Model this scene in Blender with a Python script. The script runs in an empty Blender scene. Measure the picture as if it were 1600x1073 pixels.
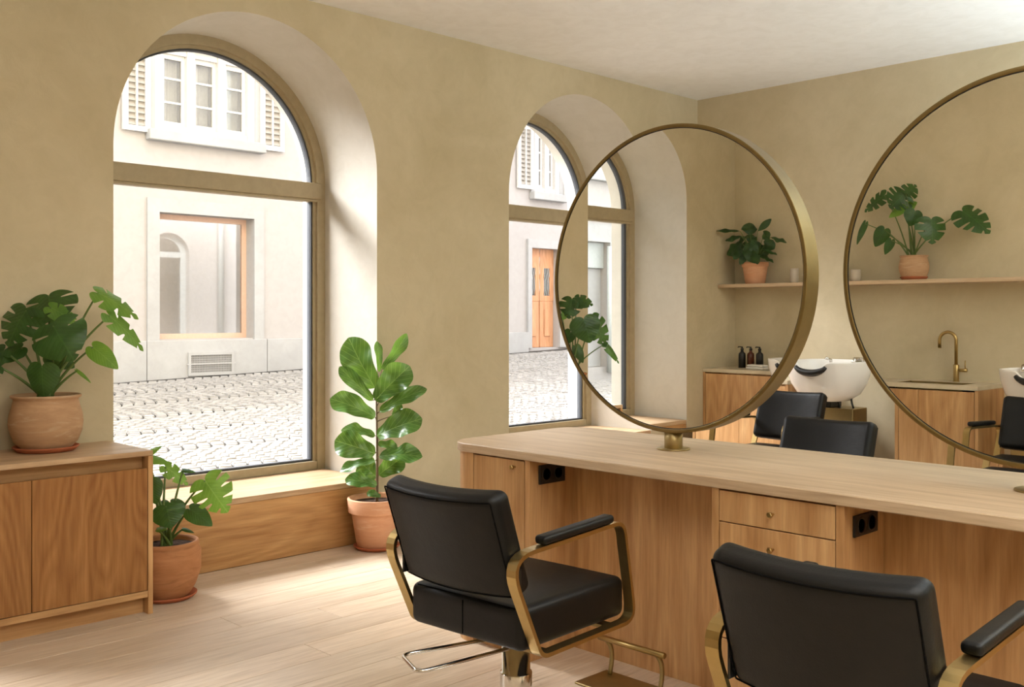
import bpy, bmesh, math, random
from mathutils import Vector, Matrix
random.seed(7)
sc = bpy.context.scene
# ------------------------------------------------------------------ camera
FPX, HX, HY = 1575.0, 800.0, 493.0
YAW = math.atan(1600/1575)
CAM = Vector((4.718, 0.0, 1.3))
SA, CA = math.sin(YAW), math.cos(YAW)
VD = Vector((-SA, CA, 0)); RD = Vector((CA, SA, 0)); UZ = Vector((0, 0, 1))
cam = bpy.data.cameras.new('camera'); camo = bpy.data.objects.new('camera', cam)
sc.collection.objects.link(camo); sc.camera = camo
camo.location = CAM; camo.rotation_euler = (math.pi/2, 0, YAW)
cam.sensor_fit = 'HORIZONTAL'; cam.sensor_width = 36.0; cam.lens = FPX/1600*36
cam.shift_x = 0.0; cam.shift_y = (HY-536.5)/1600
cam.clip_start = 0.05; cam.clip_end = 200
# ------------------------------------------------------------------ world, sun, added fill lights, exposure
sc.view_settings.view_transform = 'Standard'; sc.view_settings.look = 'None'
sc.view_settings.gamma = 1; sc.view_settings.use_curve_mapping = False
sc.view_settings.exposure = 0.48
w = bpy.data.worlds.new('overcast_sky'); sc.world = w; w.use_nodes = True
bg = w.node_tree.nodes['Background']; bg.inputs[0].default_value = (0.92, 0.96, 1.0, 1); bg.inputs[1].default_value = 3.0
sun = bpy.data.lights.new('hazy_sun', 'SUN'); suno = bpy.data.objects.new('hazy_sun', sun); sc.collection.objects.link(suno)
sun.energy = 25.0; sun.angle = math.radians(52); sun.color = (0.97, 0.98, 1.0)
suno.rotation_euler = Vector((0.70, 0.42, -0.58)).to_track_quat('-Z', 'Y').to_euler()
def area(name, loc, direction, sx, sy, power, col):
    l = bpy.data.lights.new(name, 'AREA'); l.shape = 'RECTANGLE'; l.size = sx; l.size_y = sy; l.energy = power; l.color = col
    o = bpy.data.objects.new(name, l); sc.collection.objects.link(o); o.location = loc
    o.rotation_euler = Vector(direction).to_track_quat('-Z', 'Y').to_euler(); return o
CEIL_FILLS = [(4.3, 0.3), (6.0, 1.6), (4.9, 1.7)]  # unseen fill lights added under the ceiling to brighten the room
CEIL_FILL_W = 12
UP_FILLS = [(5.3, 5.1), (5.7, 2.9), (5.6, .7), (4.1, 6.2)]  # unseen upward fills added to brighten the ceiling and far wall
UP_FILL_W = (80, 42, 40, 34)
# ------------------------------------------------------------------ measuring helpers (pixel ray -> world point at a real distance)
def ray(px, py): return VD + RD*((px-HX)/FPX) - UZ*((py-HY)/FPX)
def U(px, py, Z): return CAM + ray(px, py)*Z
def hit(px, py, ax, val, my=None):
    d = ray(px, py); o = CAM.copy()
    if my is not None:
        o = o + d*((my-o.y)/d.y); d = Vector((d.x, -d.y, d.z))
    return o + d*((val-o[ax])/d[ax])
MIR = 3.10
# ------------------------------------------------------------------ object helpers
def srgb(r, g, b): return tuple(((c/255)/12.92 if c/255 <= .04045 else ((c/255+.055)/1.055)**2.4) for c in (r, g, b)) + (1,)
def thing(name, label, cat, loc=(0, 0, 0), rot=0, group=None):
    o = bpy.data.objects.new(name, None); sc.collection.objects.link(o)
    o.location = loc; o.rotation_euler = (0, 0, rot); o.empty_display_size = .1
    tag(o, label, cat, group); return o
def tag(o, label=None, cat=None, group=None, kind=None):
    if label: o['label'] = label
    if cat: o['category'] = cat
    if group: o['group'] = group
    if kind: o['kind'] = kind
    return o
class MB:
    """collects shapes into one mesh; org is subtracted so parts sit in their thing's frame"""
    def __init__(s, org=(0, 0, 0)): s.v = []; s.f = []; s.org = Vector(org); s.smooth = []
    def add(s, vs, fs, smooth=False):
        n = len(s.v); s.v += [Vector(v)-s.org for v in vs]; s.f += [tuple(i+n for i in f) for f in fs]; s.smooth += [smooth]*len(fs); return s
    def box(s, x0, x1, y0, y1, z0, z1, M=None):
        v = [Vector((x, y, z)) for x in (x0, x1) for y in (y0, y1) for z in (z0, z1)]
        if M: v = [M @ p for p in v]
        return s.add(v, [(0, 1, 3, 2), (4, 6, 7, 5), (0, 4, 5, 1), (2, 3, 7, 6), (0, 2, 6, 4), (1, 5, 7, 3)])
    def bbox(s, x0, x1, y0, y1, z0, z1, r=.003, seg=2, M=None):
        bm = bmesh.new(); bmesh.ops.create_cube(bm, size=1)
        for v in bm.verts: v.co = Vector(((x0+x1)/2+v.co.x*(x1-x0), (y0+y1)/2+v.co.y*(y1-y0), (z0+z1)/2+v.co.z*(z1-z0)))
        bmesh.ops.bevel(bm, geom=bm.edges[:], offset=r, segments=seg, affect='EDGES', profile=.5)
        bmesh.ops.recalc_face_normals(bm, faces=bm.faces)
        bm.verts.index_update()
        vs = [(M @ v.co) if M else v.co.copy() for v in bm.verts]; fs = [tuple(v.index for v in f.verts) for f in bm.faces]
        bm.free(); return s.add(vs, fs)
    def rbox(s, sx, sy, sz, r, M=None, seg=4, inner=8, fn=None):
        """soft cushion box centred at the origin; fn bends it"""
        def cs(L):
            h = L/2; q = [-h + r*(1-math.cos(math.pi/2*i/seg)) for i in range(seg+1)]
            return q + [-h+r+(L-2*r)*i/inner for i in range(1, inner)] + [-x for x in reversed(q)]
        X, Y, Z = cs(sx), cs(sy), cs(sz); idx = {}; vs = []; fs = []
        def pt(x, y, z):
            k = (round(x, 6), round(y, 6), round(z, 6))
            if k in idx: return idx[k]
            p = Vector((x, y, z)); q = Vector((max(-sx/2+r, min(sx/2-r, x)), max(-sy/2+r, min(sy/2-r, y)), max(-sz/2+r, min(sz/2-r, z))))
            d = p-q
            if d.length > 1e-9: p = q + d.normalized()*r
            if fn: p = fn(p)
            if M: p = M @ p
            vs.append(p); idx[k] = len(vs)-1; return idx[k]
        def face(A, B, g, flip):
            for i in range(len(A)-1):
                for j in range(len(B)-1):
                    q = [g(A[i], B[j]), g(A[i+1], B[j]), g(A[i+1], B[j+1]), g(A[i], B[j+1])]
                    fs.append(tuple(reversed(q)) if flip else tuple(q))
        face(X, Y, lambda a, b: pt(a, b, sz/2), 0); face(X, Y, lambda a, b: pt(a, b, -sz/2), 1)
        face(Y, Z, lambda a, b: pt(sx/2, a, b), 0); face(Y, Z, lambda a, b: pt(-sx/2, a, b), 1)
        face(X, Z, lambda a, b: pt(a, -sy/2, b), 0); face(X, Z, lambda a, b: pt(a, sy/2, b), 1)
        return s.add(vs, fs, True)
    def lathe(s, prof, c=(0, 0, 0), n=40, M=None, smooth=True):
        c = Vector(c); vs = []; fs = []
        for r, z in prof:
            for i in range(n):
                a = 2*math.pi*i/n; p = Vector((r*math.cos(a), r*math.sin(a), z))
                vs.append((M @ p if M else p)+c)
        for k in range(len(prof)-1):
            for i in range(n):
                j = (i+1) % n; fs.append((k*n+i, k*n+j, (k+1)*n+j, (k+1)*n+i))
        if prof[0][0] > 1e-5: fs.append(tuple(reversed(range(n))))
        if prof[-1][0] > 1e-5: fs.append(tuple((len(prof)-1)*n+i for i in range(n)))
        return s.add(vs, fs, smooth)
    def tube(s, pts, rad, n=10, cap=True, closed=False):
        P = [Vector(p) for p in pts]; m = len(P); R = rad if isinstance(rad, (list, tuple)) else [rad]*m
        T = []
        for i in range(m):
            a = P[i-1] if (i > 0 or closed) else P[i]; b = P[(i+1) % m] if (i < m-1 or closed) else P[i]
            T.append((b-a).normalized())
        up = Vector((0, 0, 1)) if abs(T[0].z) < .9 else Vector((1, 0, 0))
        N = T[0].cross(up).normalized(); vs = []; fs = []
        for i in range(m):
            N = (N - T[i]*N.dot(T[i])).normalized(); B = T[i].cross(N)
            for k in range(n):
                a = 2*math.pi*k/n; vs.append(P[i]+(N*math.cos(a)+B*math.sin(a))*R[i])
        for i in range(m if closed else m-1):
            for k in range(n):
                fs.append((i*n+k, i*n+(k+1) % n, ((i+1) % m)*n+(k+1) % n, ((i+1) % m)*n+k))
        if cap and not closed: fs += [tuple(reversed(range(n))), tuple((m-1)*n+k for k in range(n))]
        return s.add(vs, fs, True)
    def prism(s, poly, z0, z1, M=None):
        n = len(poly); v = [Vector((x, y, z)) for z in (z0, z1) for x, y in poly]
        if M: v = [M @ p for p in v]
        return s.add(v, [tuple(reversed(range(n))), tuple(range(n, 2*n))]+[(i, (i+1) % n, n+(i+1) % n, n+i) for i in range(n)])
    def build(s, name, mat, parent=None, uv=None, recalc=True):
        me = bpy.data.meshes.new(name); me.from_pydata([tuple(v) for v in s.v], [], s.f)
        if uv:
            l = me.uv_layers.new(name='UVMap')
            for lp in me.loops: l.data[lp.index].uv = uv[lp.vertex_index]
        for p, q in zip(me.polygons, s.smooth): p.use_smooth = q
        if recalc and not uv:
            bm = bmesh.new(); bm.from_mesh(me); bmesh.ops.recalc_face_normals(bm, faces=bm.faces); bm.to_mesh(me); bm.free()
        me.materials.append(mat); me.update()
        o = bpy.data.objects.new(name, me); sc.collection.objects.link(o)
        if parent: o.parent = parent
        return o
def copy_tree(o, parent=None):
    c = o.copy(); sc.collection.objects.link(c)
    if parent: c.parent = parent
    for ch in [x for x in o.children]: copy_tree(ch, c)
    return c
def fillet(pts, r, n=6, closed=True):
    """round the corners of a 2D/3D polyline"""
    P = [Vector(p) for p in pts]; out = []
    m = len(P)
    for i in range(m):
        if not closed and i in (0, m-1): out.append(P[i]); continue
        a, b, c = P[i-1], P[i], P[(i+1) % m]
        rr = r[i] if isinstance(r, (list, tuple)) else r
        d1 = (a-b).normalized(); d2 = (c-b).normalized(); ang = d1.angle(d2)
        t = min(rr/math.tan(ang/2), (a-b).length*.48, (c-b).length*.48)
        p0 = b+d1*t; p1 = b+d2*t
        for k in range(n+1):
            u = k/n; out.append(p0*(1-u)**2 + b*2*u*(1-u) + p1*u*u)
    return out
def bez(a, b, c, n=10):
    a, b, c = Vector(a), Vector(b), Vector(c)
    return [a*(1-t)**2+b*2*t*(1-t)+c*t*t for t in [i/n for i in range(n+1)]]
# ------------------------------------------------------------------ materials
def mat(name):
    m = bpy.data.materials.new(name); m.use_nodes = True
    nt = m.node_tree; b = nt.nodes['Principled BSDF']; return m, nt, b
def N(nt, t, **k):
    n = nt.nodes.new(t)
    for a, v in k.items():
        if a in n.inputs.keys(): n.inputs[a].default_value = v
        else: setattr(n, a, v)
    return n
def coords(nt, scale, rand=0.0, which='Object'):
    tc = N(nt, 'ShaderNodeTexCoord'); mp = N(nt, 'ShaderNodeMapping'); mp.inputs['Scale'].default_value = scale
    nt.links.new(tc.outputs[which], mp.inputs['Vector'])
    if rand:
        oi = N(nt, 'ShaderNodeObjectInfo'); mu = N(nt, 'ShaderNodeMath', operation='MULTIPLY'); mu.inputs[1].default_value = rand
        nt.links.new(oi.outputs['Random'], mu.inputs[0]); cb = N(nt, 'ShaderNodeCombineXYZ')
        for i in range(3): nt.links.new(mu.outputs[0], cb.inputs[i])
        nt.links.new(cb.outputs[0], mp.inputs['Location'])
    return mp.outputs[0]
def noise(nt, vec, scale, detail=4, rough=.55, dist=0):
    n = N(nt, 'ShaderNodeTexNoise'); n.inputs['Scale'].default_value = scale; n.inputs['Detail'].default_value = detail
    n.inputs['Roughness'].default_value = rough; n.inputs['Distortion'].default_value = dist
    nt.links.new(vec, n.inputs['Vector']); return n.outputs['Fac']
def ramp(nt, fac, stops):
    r = N(nt, 'ShaderNodeValToRGB'); e = r.color_ramp.elements
    while len(e) < len(stops): e.new(.5)
    for i, (p, c) in enumerate(stops): e[i].position = p; e[i].color = c
    nt.links.new(fac, r.inputs[0]); return r.outputs[0]
def mix(nt, a, b, fac, mode='MIX'):
    m = N(nt, 'ShaderNodeMix', data_type='RGBA', blend_type=mode)
    if isinstance(fac, float): m.inputs[0].default_value = fac
    else: nt.links.new(fac, m.inputs[0])
    for s, v in ((6, a), (7, b)):
        if isinstance(v, tuple): m.inputs[s].default_value = v
        else: nt.links.new(v, m.inputs[s])
    return m.outputs[2]
def bump(nt, b, h, strength, dist=.01):
    bp = N(nt, 'ShaderNodeBump'); bp.inputs['Strength'].default_value = strength; bp.inputs['Distance'].default_value = dist
    nt.links.new(h, bp.inputs['Height']); nt.links.new(bp.outputs[0], b.inputs['Normal'])
def flat(name, col, rough=.5, metal=0.0, nz=-.08, spec=.5):
    m, nt, b = mat(name); b.inputs['Roughness'].default_value = rough; b.inputs['Metallic'].default_value = metal
    b.inputs['Specular IOR Level'].default_value = spec
    v = coords(nt, (1, 1, 1)); f = noise(nt, v, 25, 3)
    d = tuple(c*(1-.18-nz) for c in col[:3])+(1,)
    nt.links.new(ramp(nt, f, [(.3, d), (.7, col)]), b.inputs['Base Color']); return m
def wood(name, axis, dark, mid, light, cath=.5, rand=7.0, rough=.45, band=9.0, knots=False):
    m, nt, b = mat(name); b.inputs['Roughness'].default_value = rough; b.inputs['Specular IOR Level'].default_value = .35
    sc3 = {'x': (.06, 1, 1), 'y': (1, .06, 1), 'z': (1, 1, .06)}[axis]
    v = coords(nt, sc3, rand)
    # slowly bending growth rings
    v2 = coords(nt, {'x': (.2, 1, 1), 'y': (1, .2, 1), 'z': (1, 1, .2)}[axis], rand)
    big = noise(nt, v2, 4.2, 1.5, .45, .15)
    mu = N(nt, 'ShaderNodeMath', operation='MULTIPLY'); mu.inputs[1].default_value = band; nt.links.new(big, mu.inputs[0])
    fr = N(nt, 'ShaderNodeMath', operation='PINGPONG'); fr.inputs[1].default_value = .5; nt.links.new(mu.outputs[0], fr.inputs[0])
    rings = ramp(nt, fr.outputs[0], [(.0, (0, 0, 0, 1)), (.5, (1, 1, 1, 1))])
    fib = noise(nt, v, 95, 5, .62)
    med = noise(nt, v, 18, 4, .6)
    c = ramp(nt, med, [(.32, dark), (.5, mid), (.68, light)])
    c = mix(nt, c, mix(nt, dark, light, rings), cath*.55)
    if knots:
        vo = N(nt, 'ShaderNodeTexVoronoi'); vo.inputs['Scale'].default_value = 1.7; nt.links.new(coords(nt, (1, .7, 1), rand), vo.inputs['Vector'])
        c = mix(nt, c, srgb(120, 84, 56), ramp(nt, vo.outputs['Distance'], [(.015, (.85, .85, .85, 1)), (.04, (0, 0, 0, 1))]))
    c = mix(nt, c, ramp(nt, fib, [(.35, (.62, .56, .5, 1)), (.6, (1, 1, 1, 1))]), .42, 'MULTIPLY')
    oi = N(nt, 'ShaderNodeObjectInfo'); mr = N(nt, 'ShaderNodeMapRange'); mr.inputs['To Min'].default_value = .92; mr.inputs['To Max'].default_value = 1.06
    nt.links.new(oi.outputs['Random'], mr.inputs[0]); hs = N(nt, 'ShaderNodeHueSaturation'); nt.links.new(mr.outputs[0], hs.inputs['Value'])
    nt.links.new(c, hs.inputs['Color']); nt.links.new(hs.outputs[0], b.inputs['Base Color'])
    bump(nt, b, fib, .12, .004); return m
OD, OM, OL = srgb(172, 126, 80), srgb(198, 152, 102), srgb(214, 172, 122)
M_OAKZ = wood('oak_veneer_vertical', 'z', OD, OM, OL, .7)
M_OAKX = wood('oak_veneer_long', 'x', srgb(186, 160, 130), srgb(203, 177, 146), srgb(212, 188, 158), .25, band=5)
M_OAKY = wood('oak_veneer_side', 'y', OD, OM, OL, .6)
M_OAKB = wood('oak_bench', 'y', srgb(164, 116, 68), srgb(192, 144, 92), srgb(208, 164, 112), .7)
M_OAKS = wood('oak_sill', 'y', srgb(184, 150, 114), srgb(206, 174, 138), srgb(216, 188, 154), .3, band=6)
M_CONS = wood('oak_console_front', 'z', srgb(138, 90, 46), srgb(162, 112, 62), srgb(180, 130, 78), .75, band=20)
M_FLOOR = wood('oak_floor_plank', 'y', srgb(206, 182, 156), srgb(219, 198, 174), srgb(225, 206, 184), .3, rough=.34, knots=True)
def plaster(name, a, c, sc_=1.3, rough=.85, bs=.12):
    m, nt, b = mat(name); b.inputs['Roughness'].default_value = rough; b.inputs['Specular IOR Level'].default_value = .2
    v = coords(nt, (1, 1, 1)); f = noise(nt, v, sc_, 6, .6, .6); g = noise(nt, v, 9, 5, .6, .8)
    col = ramp(nt, f, [(.3, a), (.7, c)])
    col = mix(nt, col, ramp(nt, g, [(.35, (.90, .89, .87, 1)), (.6, (1, 1, 1, 1))]), .45, 'MULTIPLY')
    nt.links.new(col, b.inputs['Base Color']); bump(nt, b, g, bs, .02); return m
M_WALL = plaster('limewash_plaster', srgb(194, 179, 147), srgb(212, 198, 168))
M_CEIL = plaster('ceiling_paint', srgb(238, 236, 234), srgb(242, 240, 238), 1, .9, .03)
M_REVEAL = plaster('limewash_reveal', srgb(206, 200, 188), srgb(214, 208, 197))
M_FACADE = plaster('facade_render', srgb(166, 161, 158), srgb(172, 167, 164), .5, .9, .05)
M_STONE = plaster('facade_stone', srgb(160, 159, 158), srgb(172, 171, 170), 1.2, .9, .05)
M_PAVE = plaster('cobble_stone', srgb(132, 129, 126), srgb(172, 168, 164), 9, .8, .2)
M_JOINT = plaster('paving_joint', srgb(62, 59, 56), srgb(76, 72, 68), 9, .9, .2)
M_SLAB = plaster('kerb_stone', srgb(150, 147, 143), srgb(168, 164, 160), 5, .8, .2)
M_FRAME = flat('bronze_frame', srgb(176, 160, 128), .5, .0)
M_BRASS = flat('brushed_brass', srgb(184, 158, 104), .34, 1.0)
M_BRASSD = flat('aged_brass', srgb(168, 148, 104), .42, 1.0)
M_BRASSM = flat('mirror_brass', srgb(138, 118, 76), .4, 1.0)
M_GASK = flat('dark_gasket', srgb(70, 72, 76), .6)
M_BLACK = flat('black_plastic', srgb(26, 24, 22), .4)
M_CHROME = flat('chrome', srgb(214, 210, 205), .12, 1.0)
M_CERAM = flat('white_ceramic', srgb(236, 230, 222), .12, 0, -.165)
M_COUNT = plaster('stone_counter', srgb(196, 182, 154), srgb(208, 194, 168), 6, .5, .02)
M_SOIL = plaster('potting_soil', srgb(44, 32, 24), srgb(78, 58, 44), 60, .95, .8)
M_WHITE = flat('white_paint', srgb(206, 203, 199), .5)
M_PINK = flat('rose_wood_frame', srgb(206, 170, 148), .5)
M_DOORW = wood('door_oak', 'z', srgb(172, 118, 80), srgb(196, 142, 102), srgb(208, 158, 118), .5)
M_CURT = flat('curtain', srgb(226, 224, 222), .9)
M_GREYP = flat('grey_panel', srgb(176, 180, 178), .6)
M_DARKIN = flat('dim_interior', srgb(196, 188, 180), .9)
M_TOWEL = flat('towel_cotton', srgb(232, 226, 216), .95)
M_VASE = flat('beige_ceramic', srgb(206, 192, 174), .6)
M_AMBER = flat('amber_glass', srgb(84, 36, 18), .15)
M_SHUT = flat('shutter_paint', srgb(160, 154, 146), .7)
def leather():
    m, nt, b = mat('black_leather'); b.inputs['Roughness'].default_value = .45; b.inputs['Specular IOR Level'].default_value = .28
    v = coords(nt, (1, 1, 1)); g = noise(nt, v, 260, 3, .6); h = noise(nt, v, 14, 3, .6)
    nt.links.new(ramp(nt, h, [(.3, srgb(8, 8, 7)), (.7, srgb(15, 14, 13))]), b.inputs['Base Color'])
    a = N(nt, 'ShaderNodeMath', operation='ADD'); m2 = N(nt, 'ShaderNodeMath', operation='MULTIPLY'); m2.inputs[1].default_value = 3
    nt.links.new(h, m2.inputs[0]); nt.links.new(m2.outputs[0], a.inputs[1]); nt.links.new(g, a.inputs[0])
    bump(nt, b, a.outputs[0], .12, .004); return m
M_LEATH = leather()
M_SEAM = flat('seam_thread', srgb(8, 7, 7), .9, 0, 0, .1)
def mirror_mat():
    m, nt, b = mat('mirror_silver'); b.inputs['Metallic'].default_value = 1; b.inputs['Roughness'].default_value = .0
    b.inputs['Base Color'].default_value = (.96, .965, .93, 1); return m
M_MIRROR = mirror_mat()
def glass_mat(name, tint=(1, 1, 1, 1), ior=1.35):
    m = bpy.data.materials.new(name); m.use_nodes = True; nt = m.node_tree; nt.nodes.clear()
    o = N(nt, 'ShaderNodeOutputMaterial'); mx = N(nt, 'ShaderNodeMixShader'); tr = N(nt, 'ShaderNodeBsdfTransparent'); gl = N(nt, 'ShaderNodeBsdfGlossy')
    tr.inputs[0].default_value = tint; gl.inputs['Roughness'].default_value = 0.02; fr = N(nt, 'ShaderNodeFresnel'); fr.inputs[0].default_value = ior
    nt.links.new(fr.outputs[0], mx.inputs[0]); nt.links.new(tr.outputs[0], mx.inputs[1]); nt.links.new(gl.outputs[0], mx.inputs[2]); nt.links.new(mx.outputs[0], o.inputs[0]); return m
M_GLASS = glass_mat('window_glass', ior=1.2)
M_SHOPG = glass_mat('shop_glass', (.86, .86, .84, 1), 2.0)
M_UPG = glass_mat('casement_glass', (.96, .97, .97, 1), 1.5)
def terracotta(name, a, c, stain):
    m, nt, b = mat(name); b.inputs['Roughness'].default_value = .8; b.inputs['Specular IOR Level'].default_value = .25
    v = coords(nt, (1, 1, 4)); f = noise(nt, v, 7, 5, .65, .4); v2 = coords(nt, (.7, .7, 6)); g = noise(nt, v2, 6, 4, .6, 1.2)
    col = ramp(nt, f, [(.3, a), (.7, c)]); col = mix(nt, col, stain, ramp(nt, g, [(.55, (0, 0, 0, 1)), (.72, (.7, .7, .7, 1))]))
    nt.links.new(col, b.inputs['Base Color']); bump(nt, b, f, .15, .01); return m
M_TC1 = terracotta('terracotta_weathered', srgb(176, 138, 104), srgb(198, 160, 124), srgb(212, 188, 160))
M_TC2 = terracotta('terracotta_brown', srgb(168, 114, 74), srgb(190, 134, 92), srgb(132, 88, 58))
M_TC3 = terracotta('terracotta_fresh', srgb(208, 152, 116), srgb(222, 170, 134), srgb(228, 192, 162))
M_TCS = terracotta('terracotta_saucer', srgb(166, 94, 62), srgb(184, 108, 74), srgb(190, 120, 86))
def leafmat(name, a, c, vein, veins=7.0, rough=.38, trans=.25, vstr=.6):
    m, nt, b = mat(name); b.inputs['Roughness'].default_value = rough
    uv = N(nt, 'ShaderNodeUVMap'); sx = N(nt, 'ShaderNodeSeparateXYZ'); nt.links.new(uv.outputs[0], sx.inputs[0])
    def M(op, x, y=None, z=None):
        n = N(nt, 'ShaderNodeMath', operation=op)
        for i, q in enumerate((x, y, z)):
            if q is None: continue
            if isinstance(q, (int, float)): n.inputs[i].default_value = q
            else: nt.links.new(q, n.inputs[i])
        return n.outputs[0]
    ax = M('ABSOLUTE', M('SUBTRACT', sx.outputs[0], .5))
    mid = M('LESS_THAN', ax, .014)
    ph = M('SUBTRACT', M('MULTIPLY', sx.outputs[1], veins), M('MULTIPLY', ax, veins*.9))
    pp = M('PINGPONG', ph, .5)
    lat = M('LESS_THAN', pp, .045)
    vv = M('MAXIMUM', mid, lat)
    v = coords(nt, (1, 1, 1)); f = noise(nt, v, 14, 3)
    base = ramp(nt, f, [(.3, a), (.7, c)])
    col = mix(nt, base, vein, M('MULTIPLY', vv, vstr))
    nt.links.new(col, b.inputs['Base Color'])
    bump(nt, b, M('ADD', pp, M('MULTIPLY', mid, -.4)), .25, .006)
    tr = N(nt, 'ShaderNodeBsdfTranslucent'); nt.links.new(mix(nt, col, (.45, .75, .08, 1), .45), tr.inputs[0])
    mx = N(nt, 'ShaderNodeMixShader'); mx.inputs[0].default_value = trans; out = nt.nodes['Material Output']
    nt.links.new(b.outputs[0], mx.inputs[1]); nt.links.new(tr.outputs[0], mx.inputs[2]); nt.links.new(mx.outputs[0], out.inputs[0]); return m
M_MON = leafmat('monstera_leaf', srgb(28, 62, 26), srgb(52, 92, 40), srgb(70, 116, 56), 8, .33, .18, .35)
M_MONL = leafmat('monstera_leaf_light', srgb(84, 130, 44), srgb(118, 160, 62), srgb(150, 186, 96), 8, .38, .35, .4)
M_FIG = leafmat('fig_leaf', srgb(46, 84, 34), srgb(80, 120, 50), srgb(140, 172, 96), 7, .3, .22, .5)
M_LILY = leafmat('lily_leaf', srgb(28, 58, 24), srgb(48, 82, 36), srgb(60, 100, 46), 12, .4, .12, .3)
M_STEM = flat('green_stem', srgb(96, 120, 58), .5)
M_BARK = flat('brown_stem', srgb(108, 88, 62), .7)
M_GRILLE = flat('vent_metal', srgb(170, 168, 166), .6)
def emis(name, col, s):
    m, nt, b = mat(name); b.inputs['Emission Color'].default_value = col; b.inputs['Emission Strength'].default_value = s; return m
M_FILL = emis('lamp_diffuser', (1, .9, .76, 1), 6)  # glow of the added ceiling and upward fill lights
# ------------------------------------------------------------------ room shell
ZC = 3.026; YF = 6.734; YB = -1.07; XR = 7.0; DFR = -.55; DOUT = -.80
# windows: wall opening (y0,y1,springline) and frame opening at x=DFR
WINS = [dict(y0=2.0, y1=3.545, zs=2.112, f0=2.0, f1=3.56, fz=2.10), dict(y0=4.616, y1=6.13, zs=2.10, f0=4.62, f1=6.07, fz=2.10),
        dict(y0=-.385, y1=.80, zs=2.20, f0=-.42, f1=.80, fz=2.16)]
def arch(y0, y1, zs, zb, n=40):
    c = (y0+y1)/2; r = (y1-y0)/2
    return [(y0, zb)]+[(c-r*math.cos(math.pi*i/n), zs+r*math.sin(math.pi*i/n)) for i in range(n+1)]+[(y1, zb)]
def left_wall():
    mb = MB(); ZT = 9.5
    for xf, key, zb, top in ((0, ('y0', 'y1', 'zs'), 0.0, ZC), (DOUT, ('f0', 'f1', 'fz'), -.1, ZT)):
        ws = sorted(WINS, key=lambda q: q['y0']); ya, yb = (YB, YF) if xf == 0 else (YB-3, YF+.6); cur = ya
        for q in ws:
            ar = arch(q[key[0]], q[key[1]], q[key[2]], zb)
            mb.add([(xf, cur, zb), (xf, ar[0][0], zb), (xf, ar[0][0], top), (xf, cur, top)], [(0, 1, 2, 3)])
            for (a, b) in zip(ar[1:-2], ar[2:-1]):
                mb.add([(xf, a[0], a[1]), (xf, b[0], b[1]), (xf, b[0], top), (xf, a[0], top)], [(0, 1, 2, 3)])
            cur = ar[-1][0]
        mb.add([(xf, cur, zb), (xf, yb, zb), (xf, yb, top), (xf, cur, top)], [(0, 1, 2, 3)])
    o = mb.build('wall_left', M_WALL, recalc=False)
    # reveals
    rv = MB()
    for q in WINS:
        A = arch(q['y0'], q['y1'], q['zs'], 0); B = arch(q['f0'], q['f1'], q['fz'], 0)
        C_ = arch(q['f0']-0, q['f1']+0, q['fz'], 0)
        for P, x0, Q, x1 in ((A, 0, B, DFR), (B, DFR, C_, DOUT)):
            n = len(P); rv.add([(x0, *p) for p in P]+[(x1, *p) for p in Q], [(i, i+1, n+i+1, n+i) for i in range(n-1)], True)
    r = rv.build('window_reveal', M_REVEAL, o, recalc=False)
    tag(o, 'olive limewashed plaster wall with deep arched window openings', None, None, 'structure')
left_wall()
def struct(name, mb, m, label): return tag(mb.build(name, m), label, None, None, 'structure')
struct('wall_far', MB().box(-.0, XR+.2, YF, YF+.2, 0, ZC), M_WALL, 'olive limewashed plaster wall at the far end of the room')
struct('wall_back', MB().box(-.0, XR+.2, YB-.2, YB, 0, ZC), M_WALL, 'olive limewashed plaster wall seen in the round mirrors')
struct('wall_right', MB().box(XR, XR+.2, YB, YF, 0, ZC), M_WALL, 'plaster wall at the right end of the room')
struct('ceiling', MB().box(-.0, XR+.2, YB-.2, YF+.2, ZC, ZC+.2), M_CEIL, 'plain matt off-white ceiling')
fl = struct('floor', MB().box(-.79, XR, YB, YF, -.10, -.02), M_JOINT, 'pale oak plank floor with brown knots')
def planks():
    wd = .185; L = 2.2; mesh = {}
    x = 0.0; r = 0
    while x < XR-.01:
        off = random.uniform(0, L); y = YB-off
        while y < YF:
            a, b = max(y, YB), min(y+L, YF)
            if b-a > .02:
                mb = MB((x, a, 0)); mb.bbox(x+.0008, min(x+wd, XR)-.0008, a+.0008, b-.0008, -.02, 0, .0012, 1)
                o = mb.build('floor_plank', M_FLOOR, fl); o.location = (x, a, 0)
            y += L
        x += wd; r += 1
planks()
# windows
def sweep_arch(mb, P, x0, x1, w, wb=None):
    """solid strip that follows the arch path P on its inner side"""
    n = len(P); c = (P[0][0]+P[-1][0])/2; zs = P[1][1]; r = (P[-1][0]-P[0][0])/2
    def inner(i, d):
        y, z = P[i]
        if i in (0, n-1): return (y+(d if i == 0 else -d), z)
        k = (r-d)/r; return (c+(y-c)*k, zs+(z-zs)*k)
    for d0, d1, xa, xb in w:
        O0 = [inner(i, d0) for i in range(n)]; O1 = [inner(i, d1) for i in range(n)]
        vs = [(xa, *p) for p in O0]+[(xa, *p) for p in O1]+[(xb, *p) for p in O0]+[(xb, *p) for p in O1]
        fs = []
        for i in range(n-1):
            fs += [(i, i+1, n+i+1, n+i), (n+i, n+i+1, 3*n+i+1, 3*n+i), (2*n+i, 3*n+i, 3*n+i+1, 2*n+i+1), (i, 2*n+i, 2*n+i+1, i+1)]
        mb.add(vs, fs)
ZSILL = .355
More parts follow.
